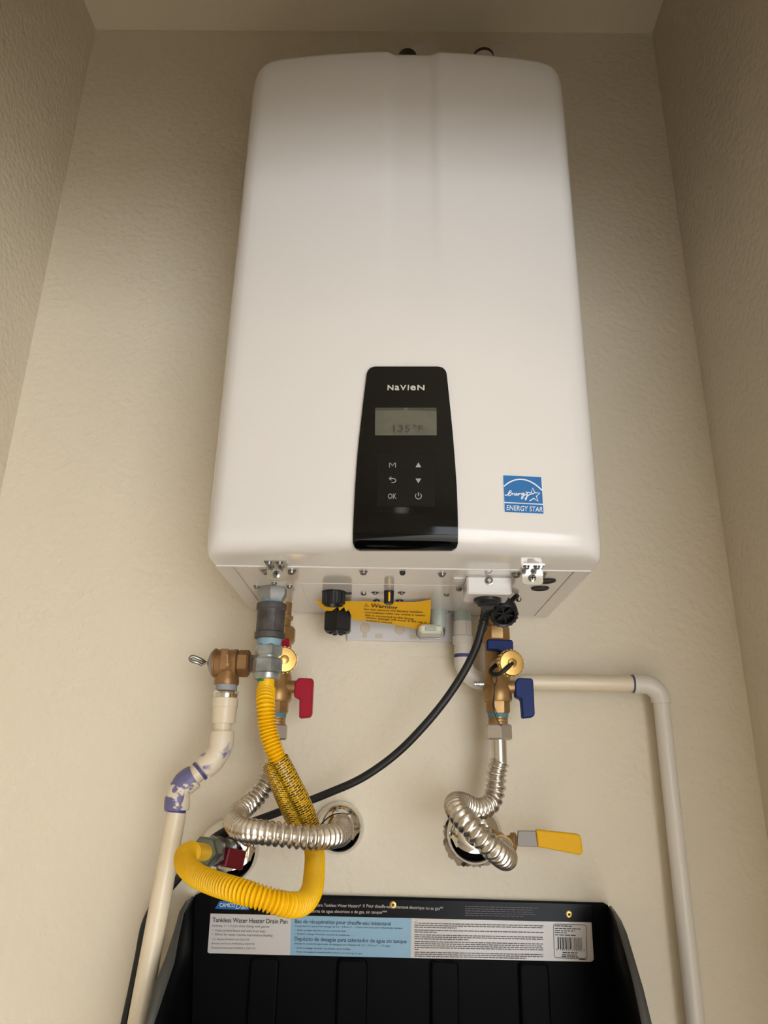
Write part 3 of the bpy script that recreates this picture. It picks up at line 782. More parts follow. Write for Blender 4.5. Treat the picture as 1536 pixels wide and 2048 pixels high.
# ================================================================ service valves
def service_valve(name, lb, cat, axp, handle, side, cold):
    """vertical isolation valve: axp = point on the axis (x, y)"""
    X, Yv = axp
    r = root(name, lb, cat, (X, Yv, ZB))
    z = lambda py: P(994 if cold else 556, py, Yv).z
    def seg(nm, a, b, prof_w, m, segs=28, phase=0.0, parent=r):
        """prof_w list of (fraction, width px)"""
        za, zb_ = z(a), z(b); k = rad(1, V((X, Yv, (za+zb_)/2)))
        return rev(nm, (X, Yv, za), (0, 0, -1), [((za-zb_)*f_, w_*k) for f_, w_ in prof_w], m, parent, segs=segs, phase=phase)
    zt = z(1260)
    rev('inlet_nipple', (X, Yv, ZB), (0, 0, -1), [(0, .0125), (ZB-zt, .0120)], BRASS, r, segs=24)
    seg('nipple_ring', 1232, 1240, [(0, 40), (.2, 44), (.8, 44), (1, 40)], BRASS)
    seg('union_nut', 1254, 1288, [(0, 50), (.10, 58), (.75, 58), (.9, 54), (1, 46)], BRASS, 8, math.radians(22))
    seg('upper_body', 1286, 1350, [(0, 44), (.85, 44), (.93, 47), (1, 50)], BRASS, 28)
    seg('ball_body', 1346, 1404, [(0, 46), (.06, 52), (.5, 54), (.55, 58), (.92, 58), (1, 52)], BRASS, 12, math.radians(15))
    seg('outlet_hex', 1402, 1427, [(0, 49), (.85, 49), (1, 45)], BRASS, 8, math.radians(22))
    seg('sealant_ring', 1425, 1435, [(0, 41), (1, 41)], TAPEB, 24)
    seg('outlet_thread', 1434, 1449, [(0, 40), (.2, 38), (.4, 40), (.6, 38), (.8, 40), (1, 39)], BRASS, 24)
    # side lever on the right
    zc = z(1374); k = rad(1, V((X, Yv, zc)))
    rev('lever_stem', (X+.012, Yv-.004, zc), (1, 0, 0), [(0, .0085), (.012, .0085), (.013, .006), (.024, .006)], BRASS, r, segs=18)
    hx = X+.012+.010 if cold else X+.012+.012
    hm = BLUE if cold else RED
    z0, z1 = z(1358), z(1395); zl = z(1437)
    lv = root_part = None
    prof = [(0, 0), (.012, .001), (.024, .002), (.0245, z0*0-.004)]
    o_ = [V((hx, Yv-.014, z0-.006)), V((hx, Yv-.014, z1)), V((hx+.0075, Yv-.014, z1-.003)), V((hx+.0085, Yv-.014, zl)), V((hx+.022, Yv-.014, zl+.0015)), V((hx+.0245, Yv-.014, zl+.005)), V((hx+.0245, Yv-.014, z0-.002)), V((hx+.0225, Yv-.014, z0)), V((hx+.005, Yv-.014, z0+.0005))]
    vv, ff = prism_geo(list(reversed(o_)), (0, .016, 0), None)
    h1 = obj('lever_handle', vv, ff, hm, r, smooth=False); h1.modifiers.new('bevel', 'BEVEL').width = .0016
    h1['label'] = ('blue' if cold else 'red') + ' plastic lever turned down'
    # front drain: bonnet towards the viewer with a T handle above and a knurled cap
    zc2 = z(1290)
    if cold:
        a, b = P(974, 1278, Yv-.035), P(1027, 1300, Yv-.035)
        o_ = [V((a.x, Yv-.035, a.z)), V((a.x-.0005, Yv-.035, b.z)), V((a.x+.014, Yv-.035, b.z-.0005)), V((a.x+.021, Yv-.035, b.z-.004)), V((b.x-.003, Yv-.035, b.z-.004)), V((b.x, Yv-.035, b.z+.002)), V((b.x, Yv-.035, a.z-.0015)), V((b.x-.002, Yv-.035, a.z-.0005))]
        dcap = P(1024, 1326, Yv-.062); dax = (dcap-V((X, Yv, z(1335)))).normalized()
    else:
        a, b = P(556, 1276, Yv-.03), P(577, 1304, Yv-.03)
        o_ = [V((a.x, Yv-.03, a.z)), V((a.x, Yv-.03, b.z)), V((b.x, Yv-.03, b.z)), V((b.x, Yv-.03, a.z))]
        dcap = P(569, 1319, Yv-.056); dax = (dcap-V((X, Yv, z(1332)))).normalized()
    vv, ff = prism_geo(list(reversed(o_)), (0, .012, 0), None)
    h2 = obj('drain_lever', vv, ff, hm, r, smooth=False); h2.modifiers.new('bevel', 'BEVEL').width = .0016
    rev('lever_boss', V(((a.x+b.x)/2, Yv-.024, (a.z+b.z)/2)), (0, 1, 0), [(0, .006), (.02, .006)], BRASS, r, segs=14)
    rev('drain_branch', V((X, Yv, z(1332))), dax, [(.008, .0125), ((dcap-V((X, Yv, z(1332)))).length-.010, .0125)], BRASS, r, segs=22)
    fa = (dax*.55 + V((0.25 if cold else 0.42, -1, -.05)).normalized()*.65).normalized()
    dc = rev('drain_cap', dcap-fa*.012, fa, [(0, .0145), (.002, .0165), (.010, .0168), (.012, .0152), (.0125, .008), (.0125, .0005)], BRASSY, r, segs=30)
    a_, b_ = frame(fa)
    for k_ in range(20):
        t = 2*math.pi*k_/20; q = dcap-fa*.0105+(a_*math.cos(t)+b_*math.sin(t))*.0166
        obj('knurl', *rev_geo(q, fa, [(0, .0012), (.0085, .0012)], segs=5), BRASSY, dc)
    rev('cap_rivet', dcap, fa, [(0, .0058), (.0025, .0056), (.0032, .004)], BRASSY, dc, segs=18)
    if cold:
        tube('cap_tether', [dcap+fa*.002, P(1005, 1344, Yv-.068), P(988, 1350, Yv-.058), P(981, 1344, Yv-.05), P(985, 1336, Yv-.045), P(1001, 1324, Yv-.04)], .0027, BLACKR, dc, segs=10)
        rev('stem_stub', P(967, 1368, Yv), (-1, 0, 0), [(-.004, .0035), (.006, .0035), (.0062, .0026), (.010, .0026), (.0104, .0036), (.0125, .0036)], ZINC, r, segs=14)
        w1 = [P(984, 1352, Yv-.040), P(983, 1360, Yv-.040), P(989, 1372, Yv-.034), P(987, 1395, Yv-.032), P(986, 1412, Yv-.029), P(992, 1434, Yv-.025), P(998, 1446, Yv-.024), P(1003, 1453, Yv-.023)]
        w2 = [P(992, 1352, Yv-.040), P(994, 1360, Yv-.040), P(989.5, 1372, Yv-.034), P(988.5, 1395, Yv-.032), P(987.5, 1410, Yv-.029), P(994, 1428, Yv-.025), P(997, 1439, Yv-.024)]
        tube('tag_string', w1, .0006, BLACKR, r, segs=6); tube('tag_string', w2, .0006, BLACKR, r, segs=6)
    return r, z
CY = -.064
pc = P(994.5, 1385, CY); ph = P(555, 1385, CY)
cvr, cz = service_valve('cold_service_valve', 'brass service valve with blue levers under the right of the heater', 'valve', (pc.x, CY), BLUE, 1, True)
hvr, hz = service_valve('hot_service_valve', 'brass service valve with red levers behind the gas pipe', 'valve', (ph.x, CY), RED, 1, False)

# ================================================================ pressure relief valve and its discharge pipe
RY = -.105
pr = root('pressure_relief_valve', 'bronze pressure relief valve with an arrow plate and wire lever on the left', 'valve', P(454, 1372, RY))
c0 = P(428, 1326, RY); kx = rad(2, c0)/1.0
def pxl(n): return n*kx/1.0
LA = V((1, 0, 0))
rev('valve_barrel', c0, LA, [(0, pxl(26)), (pxl(1), pxl(28.5)), (pxl(5), pxl(28.5)), (pxl(6), pxl(27)), (pxl(40), pxl(27)), (pxl(42), pxl(28)), (pxl(47), pxl(27.5)), (pxl(49), pxl(22))], BRONZE, pr, segs=36)
rev('bonnet', c0, -LA, [(0, pxl(25.5)), (pxl(4), pxl(24)), (pxl(8), pxl(17)), (pxl(11), pxl(9)), (pxl(12.5), pxl(6))], ALU, pr, segs=30)
rev('inlet_hex', c0+LA*pxl(47), LA, hexprof(0, pxl(25), pxl(27), pxl(4)), BRONZE, pr, segs=6, phase=math.radians(0))
rev('inlet_nipple', c0+LA*pxl(71), (V((ph.x, CY, hz(1332)))-(c0+LA*pxl(71))).normalized(), [(0, pxl(18)), ((V((ph.x, CY, hz(1332)))-(c0+LA*pxl(71))).length-.012, pxl(18))], ZINC, pr, segs=24)
rz = lambda py: P(454-.09*(py-1372), py, RY).z
rev('outlet_body', (P(455, 1340, RY).x, RY, rz(1335)), (0, 0, -1), [(0, pxl(20)), (rz(1335)-rz(1356), pxl(24)), (rz(1335)-rz(1366), pxl(24.5)), (rz(1335)-rz(1370), pxl(23))], BRONZE, pr, segs=30)
q = P(453, 1324, RY)
ap = MB().box((q.x-pxl(7), RY-pxl(29.2), P(453, 1343, RY).z), (q.x+pxl(7.5), RY-pxl(25), P(453, 1302, RY).z), .0006)
apo = ap.build('arrow_plate', BRONZE, pr)
aq = RY-pxl(29.4)
def asurf(px, py): return P(px, py, aq)
mb = MB(); stroke_px(mb, [(455, 1309), (455, 1328)], 3.0, asurf); poly_px(mb, [(450.5, 1327), (455, 1335), (459.5, 1327)], asurf)
vv = [(v.x, v.y, v.z) for v in mb.v]; obj('arrow', vv, mb.f, mat('arrow_lit_bronze', rgb(186, 148, 104), .4, .6), apo, smooth=False)  # relief drawn flat: lighter bronze stands in for light on its raised face
lev = tube('test_lever', [P(404, 1330, RY-.006), P(395, 1325, RY-.010), P(384, 1322, RY-.012), P(380, 1317, RY-.012), P(384, 1313, RY-.012), P(395, 1316, RY-.010), P(405, 1321, RY-.006), P(409, 1324, RY-.002)], .0022, STEEL, pr, segs=8)
rev('lever_stem', c0-LA*pxl(12), -LA, [(0, pxl(3.5)), (pxl(6), pxl(3.5)), (pxl(6.5), pxl(5)), (pxl(11), pxl(5)), (pxl(11.5), pxl(3))], CHROME, pr, segs=12)

dp = root('relief_discharge_pipe', 'cream plastic discharge pipe running down left of the heater with purple primer stains', 'pipe', P(275, 2048, -.12)+V((0, 0, -.9)))
ax0 = P(451, 1384, RY)
def along(py): return rz(1370)-rz(py)
tx = P(453, 1372, RY).x
def seg(nm, a, b, prof, m, x, segs=28):
    za, zb_ = P(x, a, RY).z, P(x, b, RY).z
    return rev(nm, (P(x, (a+b)/2, RY).x, RY, za), (0, 0, -1), [((za-zb_)*f_, w_*kx/1.0) for f_, w_ in prof], m, dp, segs=segs)
seg('sealant_ring', 1369, 1383, [(0, 20.5), (1, 20.5)], TAPEG, 453)
seg('metal_collar', 1380, 1398, [(0, 20), (.15, 24), (.3, 26.5), (.45, 23.5), (.9, 23.5), (1, 22)], CHROME, 451.5)
seg('female_adapter', 1396, 1447, [(0, 24), (.03, 25.5), (.36, 25), (.39, 23.8), (.96, 22.2), (1, 21)], CPVC, 449)
RP = [P(445, 1440, RY), P(444.5, 1470, RY), P(441, 1502, RY), P(424, 1522, RY), P(398, 1543, -.108), P(371, 1564, -.110), P(357, 1585, -.112), P(354, 1612, -.112), P(353, 1630, -.112)]
tube('pipe_stub', [RP[0], RP[1]], .0111, CPVC, dp)
def elbow(nm, pts, r, m):
    path = catmull(pts, .003); n_ = len(path)
    def rf(i, l):
        t = i/(n_-1); e = 1.04 if (t < .34 or t > .66) else .97
        return r*e if 1 <= i < n_-1 else r*.98
    v, f, _ = sweep_geo(path, rf, 26); return obj(nm, v, f, m, dp, angle=50)
elbow('elbow_45', [P(444.7, 1463, RY), P(443.5, 1480, RY), P(439, 1500, RY), P(425, 1520, RY), P(407, 1537, RY-.001)], .0146, CPVCP)
tube('pipe_stub', [P(425, 1520, RY), P(370, 1567, -.110)], .0111, CPVC, dp, smooth_path=False)
elbow('elbow_45', [P(389, 1553, -.109), P(374, 1563, -.110), P(361, 1577, -.112), P(355, 1597, -.112), P(353.5, 1621, -.112)], .0146, CPVCQ)
rev('primer_band', P(353.3, 1619, -.112), P(352, 1630, -.112)-P(353.3, 1619, -.112), [(0, .0113), (.0060, .0113)], PURPLE, dp, segs=26)
rev('primer_band', P(402.5, 1540, -.107), P(390, 1551, -.109)-P(402.5, 1540, -.107), [(0, .0128), (.0035, .0128), (.004, .0113)], PURPLE, dp, segs=26)
pe0, pe1 = P(353, 1625, -.112), P(276, 2048, -.118)
tube('long_pipe', [pe0, pe1, pe1+(pe1-pe0)*1.2], .0118, PVCI, dp, smooth_path=False, segs=26)

# ================================================================ stainless hoses and wall stubs
def flex(name, lb, X, z, pts, base):
    r = root(name, lb, 'hose', base, 'stainless flexible water hoses')
    k = rad(1, V((X, CY, z(1460))))
    rev('hose_nut', (X, CY, z(1449)), (0, 0, -1), hexprof(0, z(1449)-z(1480), 55*k, .002), NICKEL, r, segs=6, phase=math.radians(25))
    rev('nut_face', (X, CY, z(1446)), (0, 0, -1), [(0, 38*k), (z(1446)-z(1450), 40*k)], NICKEL, r, segs=24)
    rev('plain_end', (X, CY, z(1478)), (0, 0, -1), [(0, 32*k), (.002, 30*k), (z(1478)-z(1528), 30*k)], STAINL, r, segs=26)
    corrugated('corrugated_tube', pts, .0135, .0100, .0078, STAINL, r, segs=24, sub=8, power=.6)
    return r
# right (cold)
flex('braided_cold_hose', 'looped corrugated stainless water hose under the blue-levered valve', pc.x, cz,
     [V((pc.x, CY, cz(1524))), P(993, 1545, CY), P(991, 1578, CY), P(981, 1606, CY-.006), P(955, 1618, CY-.022), P(925, 1607, CY-.050), P(911, 1608, CY-.078), P(917, 1625, CY-.105), P(945, 1656, CY-.125), P(978, 1690, CY-.125), P(1003, 1712, CY-.105), P(1012, 1716, CY-.075), P(1006, 1702, CY-.045), P(1000, 1693, CY-.03)], P(1005, 1715, -.15)).name = 'cold_water_hose'
e2, q2 = escutcheon(948, 1668, .0375, .020, 'chrome escutcheon set crooked over the torn hole below the right valve')
pt = MB(); n_ = 110; pts_ = []; r_prev = 0.0
c_ = P(944, 1672, 0)
for i in range(n_):
    a = 2*math.pi*i/n_; r_prev = .55*r_prev+.45*random.uniform(-.0035, .0055); rr = .0375+r_prev*1.0*(1.0 if math.sin(a) < .3 else .2); pts_.append(V((c_.x+rr*math.cos(a), -.0006, c_.z+rr*math.sin(a)*1.02)))
o = obj('torn_hole_edge', [(v.x, v.y+.0006*k, v.z) for k in (0, 1) for v in pts_], [tuple(range(n_-1, -1, -1))] + [(i, (i+1) % n_, n_+(i+1) % n_, n_+i) for i in range(n_)], PATCH, bpy.data.objects['wall_back'], smooth=False)
o['label'] = 'ragged torn drywall edge'
bv_ = root('supply_ball_valve', 'brass supply stop valve with a yellow lever handle at the wall', 'valve', P(1000, 1690, -.05))
vb0 = V((q2.x+.004, -.008, q2.z-.001)); vb1 = P(1003, 1697, CY-.035); vax = (vb1-vb0).normalized(); VL = (vb1-vb0).length
rev('valve_body', vb0, vax, [(0, .011), (VL*.3, .012), (VL*.35, .016), (VL*.75, .017), (VL*.8, .014), (VL*1.0, .0155)], BRASS, bv_, segs=24)
hub = P(1030, 1680, -.075)
rev('stem_hub', vb0+vax*VL*.55, hub-(vb0+vax*VL*.55), [(0, .009), (.014, .009), (.015, .006), ((hub-(vb0+vax*VL*.55)).length+.002, .006)], BRASS, bv_, segs=18)
rev('stem_nut', P(1021, 1683, -.080), (0.9, -.35, 0), hexprof(0, .007, .0105, .001), BRASS, bv_, segs=6)
def plate(nm, px, y, th, m):
    pts_ = [P(a, b, y) for a, b in px]; vv, ff = prism_geo(pts_, (0, th, 0), None)
    o = obj(nm, vv, ff, m, bv_, smooth=False); b = o.modifiers.new('bevel', 'BEVEL'); b.width = .0008; b.segments = 2; return o
plate('lever_arm', [(1036, 1661), (1034, 1690), (1040, 1693), (1080, 1694), (1080, 1662)], -.083, .003, mat('worn_steel', rgb(108, 100, 92), .4, .5))
vh = plate('lever_grip', [(1072, 1659), (1076, 1694), (1160, 1710), (1165, 1708), (1166, 1701), (1163, 1675), (1159, 1669), (1150, 1667)], -.086, .008, YHAND)
vh.modifiers['bevel'].width = .0025; vh.modifiers['bevel'].segments = 3
tube('drain_wire', [P(967, 1700, -.09), P(988, 1725, -.095)], .002, CHROME, bv_, segs=8, smooth_path=False)
# left (hot)
e3, q3 = escutcheon(679, 1655, .0335, .022, 'chrome escutcheon between the yellow hose and the bare wall')
flex('hot_water_hose', 'corrugated stainless water hose swinging in front of the yellow hose', ph.x, hz,
     [V((ph.x, CY, hz(1524))), P(543, 1540, CY), P(530, 1570, CY), P(506, 1600, CY-.010), P(482, 1622, CY-.03), P(470, 1642, CY-.065), P(484, 1658, CY-.10), P(520, 1664, CY-.122), P(570, 1670, CY-.130), P(622, 1675, CY-.122), P(662, 1673, CY-.098), P(683, 1667, CY-.062), P(686, 1655, CY-.040), P(684, 1649, CY-.024)], P(600, 1672, -.18))
tube('wall_stub', [V((q3.x, -.010, q3.z)), V((q3.x+.001, -.05, q3.z+.001)), P(684, 1650, CY-.018), P(686, 1655, CY-.034)], .0118, NICKEL, e3, segs=22)

# ================================================================ condensate drain
DY = -.030
cdn = root('condensate_drain_pipe', 'white plastic condensate drain pipe turning right along the wall', 'pipe', P(1400, 2048, DY)+V((0, 0, -.9)))
dx = P(926, 1300, DY).x
dz = lambda py: P(926, py, DY).z
kk = rad(2, P(926, 1300, DY))
rev('drain_spigot', (dx, DY, ZB), (0, 0, -1), [(0, 18*kk), (ZB-dz(1246), 17.5*kk)], SAGE, cdn, segs=26)
rev('tapered_adapter', (dx, DY, dz(1244)), (0, 0, -1), [(0, 18.5*kk), (dz(1244)-dz(1272), 18.5*kk), (dz(1244)-dz(1274), 20.5*kk), (dz(1244)-dz(1288), 20*kk), (dz(1244)-dz(1290), 17*kk)], PVC, cdn, segs=26)
obj('mould_seam', *box_geo((dx+.004, DY-19.5*kk, dz(1276)), (dx+.006, DY-17*kk, dz(1248)), .0005), PVC, cdn)
rev('socket', (dx, DY, dz(1288)), (0, 0, -1), [(0, 17.5*kk), (dz(1288)-dz(1312), 18*kk)], PVC, cdn, segs=26)
rev('primer_band', (dx, DY, dz(1309)), (0, 0, -1), [(0, 18.3*kk), (dz(1309)-dz(1316), 18.3*kk)], PURPLE, cdn, segs=26)
ez = P(1000, 1363, DY).z
R2 = .0128
bend = [V((dx, DY, dz(1314))), V((dx, DY, ez+.028))] + [V((dx+.028-.028*math.cos(math.radians(t)), DY, ez+.028-.028*math.sin(math.radians(t)))) for t in range(15, 91, 15)] + [V((dx+.045, DY, ez))]
tube('elbow_90', bend, R2, PVC, cdn, segs=26, smooth_path=False)
ex = P(1322, 1400, DY).x
tube('cross_pipe', [V((dx+.04, DY, ez)), V((ex-.03, DY, ez))], .0109, PVCI, cdn, smooth_path=False, segs=26)
rev('primer_band', (P(1263, 1363, DY).x, DY, ez), (1, 0, 0), [(0, .0118), (.003, .0118)], PURPLE, cdn, segs=26)
bend = [V((P(1266, 1363, DY).x, DY, ez)), V((ex-.022, DY, ez))] + [V((ex-.022+.022*math.sin(math.radians(t)), DY, ez-.022+.022*math.cos(math.radians(t)))) for t in range(15, 91, 15)] + [V((ex, DY, P(1322, 1406, DY).z))]
tube('elbow_90', bend, .0132, PVC, cdn, segs=26, smooth_path=False)
tube('down_pipe', [V((ex, DY, P(1322, 1404, DY).z)), V((ex+.004, DY, 0.05))], .0109, PVC, cdn, smooth_path=False, segs=26)

# ================================================================ power cord
pcord = root('power_cord', 'black power cord dropping from the junction box to the lower left', 'cord', P(252, 2048, -.03)+V((0, 0, -.4)))
b0 = GLAND+V((0, 0, -.004)); b1 = P(963, 1262, -.10)
bp = catmull([b0, P(972, 1225, -.118), b1], .002)
v, f, _ = sweep_geo(bp, lambda i, l: .0092 - .0016*l/.05 + (.0007 if (i//2) % 2 else 0), 18); obj('strain_relief', v, f, BLACKR, pcord, angle=30)
CP = [P(968, 1240, -.112), P(962, 1262, -.108), P(953, 1292, -.105), P(930, 1340, -.105), P(893, 1397, -.10), P(848, 1452, -.095), P(792, 1508, -.085), P(724, 1556, -.075), P(650, 1589, -.065), P(580, 1616, -.055), P(515, 1640, -.045), P(455, 1660, -.036), P(418, 1684, -.030), P(385, 1722, -.022), P(345, 1770, -.016), P(310, 1808, -.014), P(290, 1850, -.016), P(278, 1910, -.018), P(263, 1985, -.02), P(249, 2050, -.02), P(238, 2120, -.02), P(232, 2250, -.02), P(230, 2500, -.02)]
tube('cable', CP, .0051, BLACKR, pcord, segs=14, step=.006)

# ================================================================ drain pan
YP_ = -.004
pan = root('drain_pan', 'black plastic wall drain pan with a printed label below the heater', 'drain pan', (P(805, 2048, YP_).x, -.1, .93))
ZL = .95
def down(px, py, y, z=ZL):      # straight down from a pixel point
    q = P(px, py, y); return V((q.x, q.y, z))
topL, topR = P(404, 1784, YP_), P(1206, 1806, YP_)
top = [P(388, 1800, YP_), P(391, 1790, YP_), P(404, 1784, YP_), P(600, 1789, YP_), P(800, 1793.5, YP_), P(1000, 1799.5, YP_), P(1206, 1805, YP_), P(1215, 1810, YP_), P(1218, 1822, YP_)]
bl, br_ = V((P(382, 2048, YP_).x-.004, YP_, ZL)), V((P(1229, 2048, YP_).x, YP_, ZL))
vv, ff = prism_geo(top + [br_, br_+V((0, 0, -.029)), bl+V((0, 0, -.029)), bl], (0, -.0025, 0), None)
obj('back_plate', vv, ff, PANB, pan, smooth=False)
# wings
def wing(nm, crease, rim, outer):
    n_ = len(rim); vs = []; fs = []
    for i in range(n_):
        c, r = crease[i], rim[i]
        m1 = c.lerp(r, .12)+V((0, .006*min(1, i/2), 0)) if False else c.lerp(r, .15)
        vs += [c, m1, c.lerp(r, .6), r]
    for i in range(n_-1):
        for k in range(3): j = i*4+k; fs.append((j, j+1, j+5, j+4))
    o = obj(nm, vs, fs, PANB, pan, angle=60); md = o.modifiers.new('thickness', 'SOLIDIFY'); md.thickness = .0025; md.offset = 0
    vs = []; fs = []
    for i in range(n_): vs += [rim[i], outer[i]]
    for i in range(n_-1): fs.append((2*i, 2*i+1, 2*i+3, 2*i+2))
    o2 = obj('rim_lip', vs, fs, PANR, pan, angle=60); md = o2.modifiers.new('thickness', 'SOLIDIFY'); md.thickness = .003; md.offset = 0
yl = [-.008, -.05, -.085, -.115, -.14, -.16, -.18]
cl_px = [(390, 1793), (388, 1808), (387, 1830), (386, 1865), (385, 1915), (384, 1975), (382, 2048)]
rl_px = [(386, 1797), (377, 1811), (368, 1827), (359, 1869), (348, 1927), (328, 1988), (308, 2048)]
ol_px = [(384, 1794), (370, 1805), (358, 1826), (347, 1866), (331, 1915), (312, 1962), (289, 2048)]
wing('side_wing', [P(*a, YP_-.002) for a in cl_px] + [bl+V((0, -.002, 0))], [P(*a, y) for a, y in zip(rl_px, yl)] + [V((P(308, 2048, -.18).x-.012, -.22, ZL))], [P(*a, y) for a, y in zip(ol_px, yl)] + [V((P(289, 2048, -.18).x-.012, -.22, ZL))])
cr_px = [(1216, 1813), (1218, 1825), (1219, 1840), (1221, 1870), (1223, 1915), (1226, 1975), (1229, 2048)]
rr_px = [(1219, 1815), (1226, 1826), (1233, 1845), (1241, 1875), (1254, 1920), (1268, 1975), (1283, 2048)]
or_px = [(1222, 1813), (1232, 1826), (1243, 1843), (1254, 1868), (1269, 1920), (1286, 1978), (1303, 2048)]
wing('side_wing', [P(*a, YP_-.002) for a in cr_px] + [br_+V((0, -.002, 0))], [P(*a, y) for a, y in zip(rr_px, yl)] + [V((P(1283, 2048, -.18).x+.012, -.22, ZL))], [P(*a, y) for a, y in zip(or_px, yl)] + [V((P(1303, 2048, -.18).x+.012, -.22, ZL))])
# tray below
lo_, hi_ = V((P(308, 2048, -.18).x-.012, -.30, ZL-.03)), V((P(1283, 2048, -.18).x+.012, YP_, ZL))
tb = MB().box((lo_.x, lo_.y, lo_.z), (hi_.x, hi_.y, lo_.z+.003)).box((lo_.x, lo_.y, lo_.z), (hi_.x, lo_.y+.003, ZL+.02)).box((lo_.x, lo_.y, lo_.z), (lo_.x+.003, hi_.y, ZL+.001)).box((hi_.x-.003, lo_.y, lo_.z), (hi_.x, hi_.y, ZL+.001))
tb.build('tray', PANB, pan, smooth=False)
# ribs moulded in the back
for a, b, t in ((503, 560, 1914), (676, 736, 1917), (861, 916, 1920), (1036, 1095, 1924)):
    q0, q1, zt_ = P(a, t, -.006).x, P(b, t, -.006).x, P((a+b)/2, t, -.008).z
    q0b, q1b = P(a, 2048, -.006).x, P(b, 2048, -.006).x
    o_ = [(q0+x, 0, 0) for x in (0,)]
    out = [V((q0, YP_-.001, ZL)), V((q1, YP_-.001, ZL)), V((q1, YP_-.001, zt_-.004)), V((q1-.004, YP_-.001, zt_)), V((q0+.004, YP_-.001, zt_)), V((q0, YP_-.001, zt_-.004))]
    vv, ff = prism_geo(out, (0, -.010, 0), None)
    o = obj('moulded_rib', vv, ff, PANB, pan, smooth=False); bvm = o.modifiers.new('bevel', 'BEVEL'); bvm.width = .0035; bvm.segments = 3
# label
def ps(off):
    yy = YP_-.0025-off
    return lambda px, py: P(px, py, yy)
L0 = ps(.0006)
def sheet(nm, pts, off, m, parent):
    S = ps(off); a = [S(*p) for p in pts]; vv, ff = prism_geo(a, (0, .0004, 0), None)
    return obj(nm, vv, ff, m, parent, smooth=False)
lab = sheet('pan_label', [(427, 1791), (1080, 1806), (1184, 1809), (1187, 1916), (1184, 1922.5), (1178, 1923), (418, 1906.5), (413, 1903), (423, 1797)], .0006, LABK, pan)
lab['label'] = 'long printed product label with white and blue fields'
sheet('white_field', [(421, 1827), (582, 1831), (580, 1910.5), (418.5, 1906.5), (415, 1904)], .0011, LABW, lab)
sheet('blue_field', [(582, 1831), (823, 1836.5), (821.5, 1916), (580, 1910.5)], .0011, LABB, lab)
sheet('white_field', [(823, 1836.5), (1183, 1845), (1187.5, 1918), (1185, 1922.5), (1180, 1923.5), (821.5, 1916)], .0011, LABW, lab)
sheet('logo_field', [(439, 1802), (505, 1801), (497, 1820), (430, 1817.5)], .0011, ESBLUE, lab)
S3 = ps(.0016)
mb = MB()
text_px(mb, 'CAMCO', (439, 1813.5), (470, 1814.5), 8, S3, bold=.02)
text_px(mb, 'Dan', (471, 1817.5), (496, 1818), 13, S3, shear=.35)
mb.build('logo_lettering', ESWHITE, lab, smooth=False); mb = MB()
text_px(mb, 'Electric Tankless Water Heaters*', (625, 1813), (722, 1815), 6.5, S3, bold=.005)
text_px(mb, 'Pour chauffe-eau instantané électrique ou au gaz**', (733, 1814.5), (886, 1820), 6.5, S3, bold=.005)
text_px(mb, 'II', (726, 1814.5), (729, 1814.6), 6.5, S3)
text_px(mb, 'calentadores de agua eléctricos o de gas, sin tanque***', (600, 1824.5), (774, 1827.5), 6.5, S3, bold=.005)
mb.build('pale_print', INKW, lab, smooth=False)
mb = MB()
text_px(mb, 'Tankless Water Heater Drain Pan', (425, 1844), (575, 1847.5), 9.5, S3, bold=.012)
mb.build('title_print', INK, lab, smooth=False)
mb = MB()
text_px(mb, 'Includes 1 / 1.5 inch drain fitting with gasket', (424, 1853.5), (539, 1855.5), 5, S3, shear=.25)
text_px(mb, '•  Helps protect floors and walls from leaks', (425, 1862.5), (531, 1865), 5.2, S3)
text_px(mb, '•  Allows for easier routine maintenance flushing', (424, 1870.5), (545, 1873.5), 5.2, S3)
text_px(mb, 'U.S. Patents 8104634 and D653745', (424, 1880), (499, 1881.5), 4, S3)
text_px(mb, 'Brevets américains 8104634 et D653745', (423.5, 1888.5), (509, 1890), 4, S3)
text_px(mb, 'Patentes americanas 8104634 y D653745', (423, 1897), (511, 1898.5), 4, S3)
mb.build('small_print', INKG, lab, smooth=False)
mb = MB()
text_px(mb, 'Bac de récupération pour chauffe-eau instantané', (590, 1846), (782, 1851), 8, S3, bold=.008)
text_px(mb, 'Depósito de desagüe para calentador de agua sin tanque', (589, 1881), (813, 1886.5), 8, S3, bold=.008)
text_px(mb, "Comprend un raccord de vidange de 2.5 – 3.8 cm (1 – 1.5 po) muni d'un joint d'étanchéité statique", (590, 1853.5), (805, 1858), 3.6, S3, shear=.25)
text_px(mb, '•  Aide à protéger planchers et murs contre les fuites', (590, 1861.5), (692, 1864), 3.6, S3)
text_px(mb, "•  Facilite la vidange d'entretien courante du chauffe-eau", (590, 1869), (699, 1872), 3.6, S3)
text_px(mb, 'Incluye un accesorio para tubo de desagüe con empaque de 2.5 – 3.8 cm (1 – 1.5 pulg.)', (589, 1888.5), (781, 1893.5), 3.8, S3, shear=.25)
text_px(mb, '•  Ayuda a proteger los pisos y las paredes contra las fugas', (588.5, 1897), (701, 1900), 3.6, S3)
text_px(mb, '•  Facilita la limpieza de mantenimiento rutinario, por descarga de agua', (588.5, 1905), (724, 1908.5), 3.6, S3)
mb.build('blue_field_print', INKB, lab, smooth=False)
mb = MB(); rnd = random.Random(3)
y = 1847.5
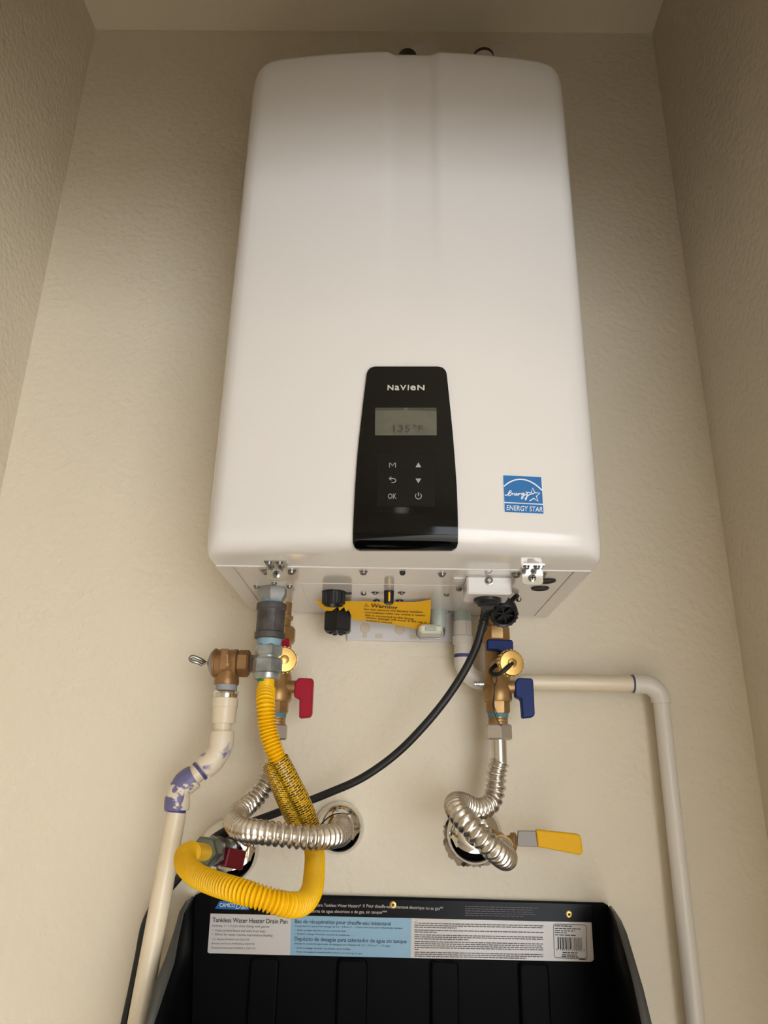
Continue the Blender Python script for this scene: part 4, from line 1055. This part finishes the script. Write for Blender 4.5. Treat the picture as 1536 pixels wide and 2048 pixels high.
for i, ln in enumerate((258, 257, 85, 0, 258, 45, 0, 257, 257, 108, 0, 257, 255, 257, 258, 8, 0, 257, 258, 224)):
    if ln:
        x0 = 829 + (9 if i == 0 else 0)
        words_px(mb, (x0, y), (829+ln, y+5.2*ln/258), 1.9, S3, rnd, gap=1.2, lo=3, hi=11); y += 3.95
    else: y += 1.6
stroke_px(mb, [(829, 1847), (832.3, 1841.5), (835.6, 1847.1)], .9, S3, closed=True)
mb.build('fine_print', INKG, lab, smooth=False)
mb = MB(); y = 1813.5
for ln in (146, 136, 138, 141, 118):
    words_px(mb, (930, y), (930+ln, y+ln*.022), 1.5, S3, rnd, gap=1.2, lo=4, hi=12); y += 4.4
mb.build('pale_fine_print', mat('dim_ink', rgb(112, 104, 104), .6), lab, smooth=False)
mb = MB()
rr_ = rrect(1107, 1172.5, 1848, 1915.5, 5)
stroke_px(mb, [(x+(y_-1848)*.025, y_+(x-1107)*.03) for x, y_ in rr_], 1.0, S3, closed=True)
x = 1115; rb = random.Random(11)
while x < 1164:
    w_ = rb.choice((.9, .9, 1.6, 2.3)); poly_px(mb, [(x, 1874+(x-1115)*.03), (x+w_, 1874+(x-1115)*.03), (x+w_+.9, 1898+(x-1115)*.03), (x+.9, 1898+(x-1115)*.03)], S3); x += w_+rb.choice((.9, 1.3, 1.9))
text_px(mb, '0 14717 11470 7', (1112, 1901), (1170, 1903), 4.2, S3)
for yy, x0, x1 in ((1852.5, 1110, 1145), (1857.5, 1110, 1161), (1862, 1110, 1149), (1866, 1110, 1134), (1870.5, 1110, 1152), (1906, 1125, 1155), (1910.5, 1124, 1154), (1914, 1123, 1157), (1919.5, 1158, 1173)):
    words_px(mb, (x0, yy), (x1, yy+(x1-x0)*.03), 1.8, S3, rnd, gap=1.2, lo=4, hi=12)
mb.build('barcode_print', INK, lab, smooth=False)
for px, py in ((786, 1810), (1138.5, 1829)):
    q = P(px, py, YP_-.0035)
    s_ = rev('mounting_screw', q+V((0, .0008, 0)), (0, -1, 0), [(0, .0046), (.0006, .0046), (.0010, .0040), (.0010, .0022)], BRASSY, pan, segs=16)
    obj('recess_shade', *rev_geo(q+V((0, -.0001, 0)), (0, -1, 0), [(0, .0020), (.0003, .0018)], segs=8), TAGINK, s_, smooth=False)  # flat dark disc, its colour standing in for shade in the driver recess
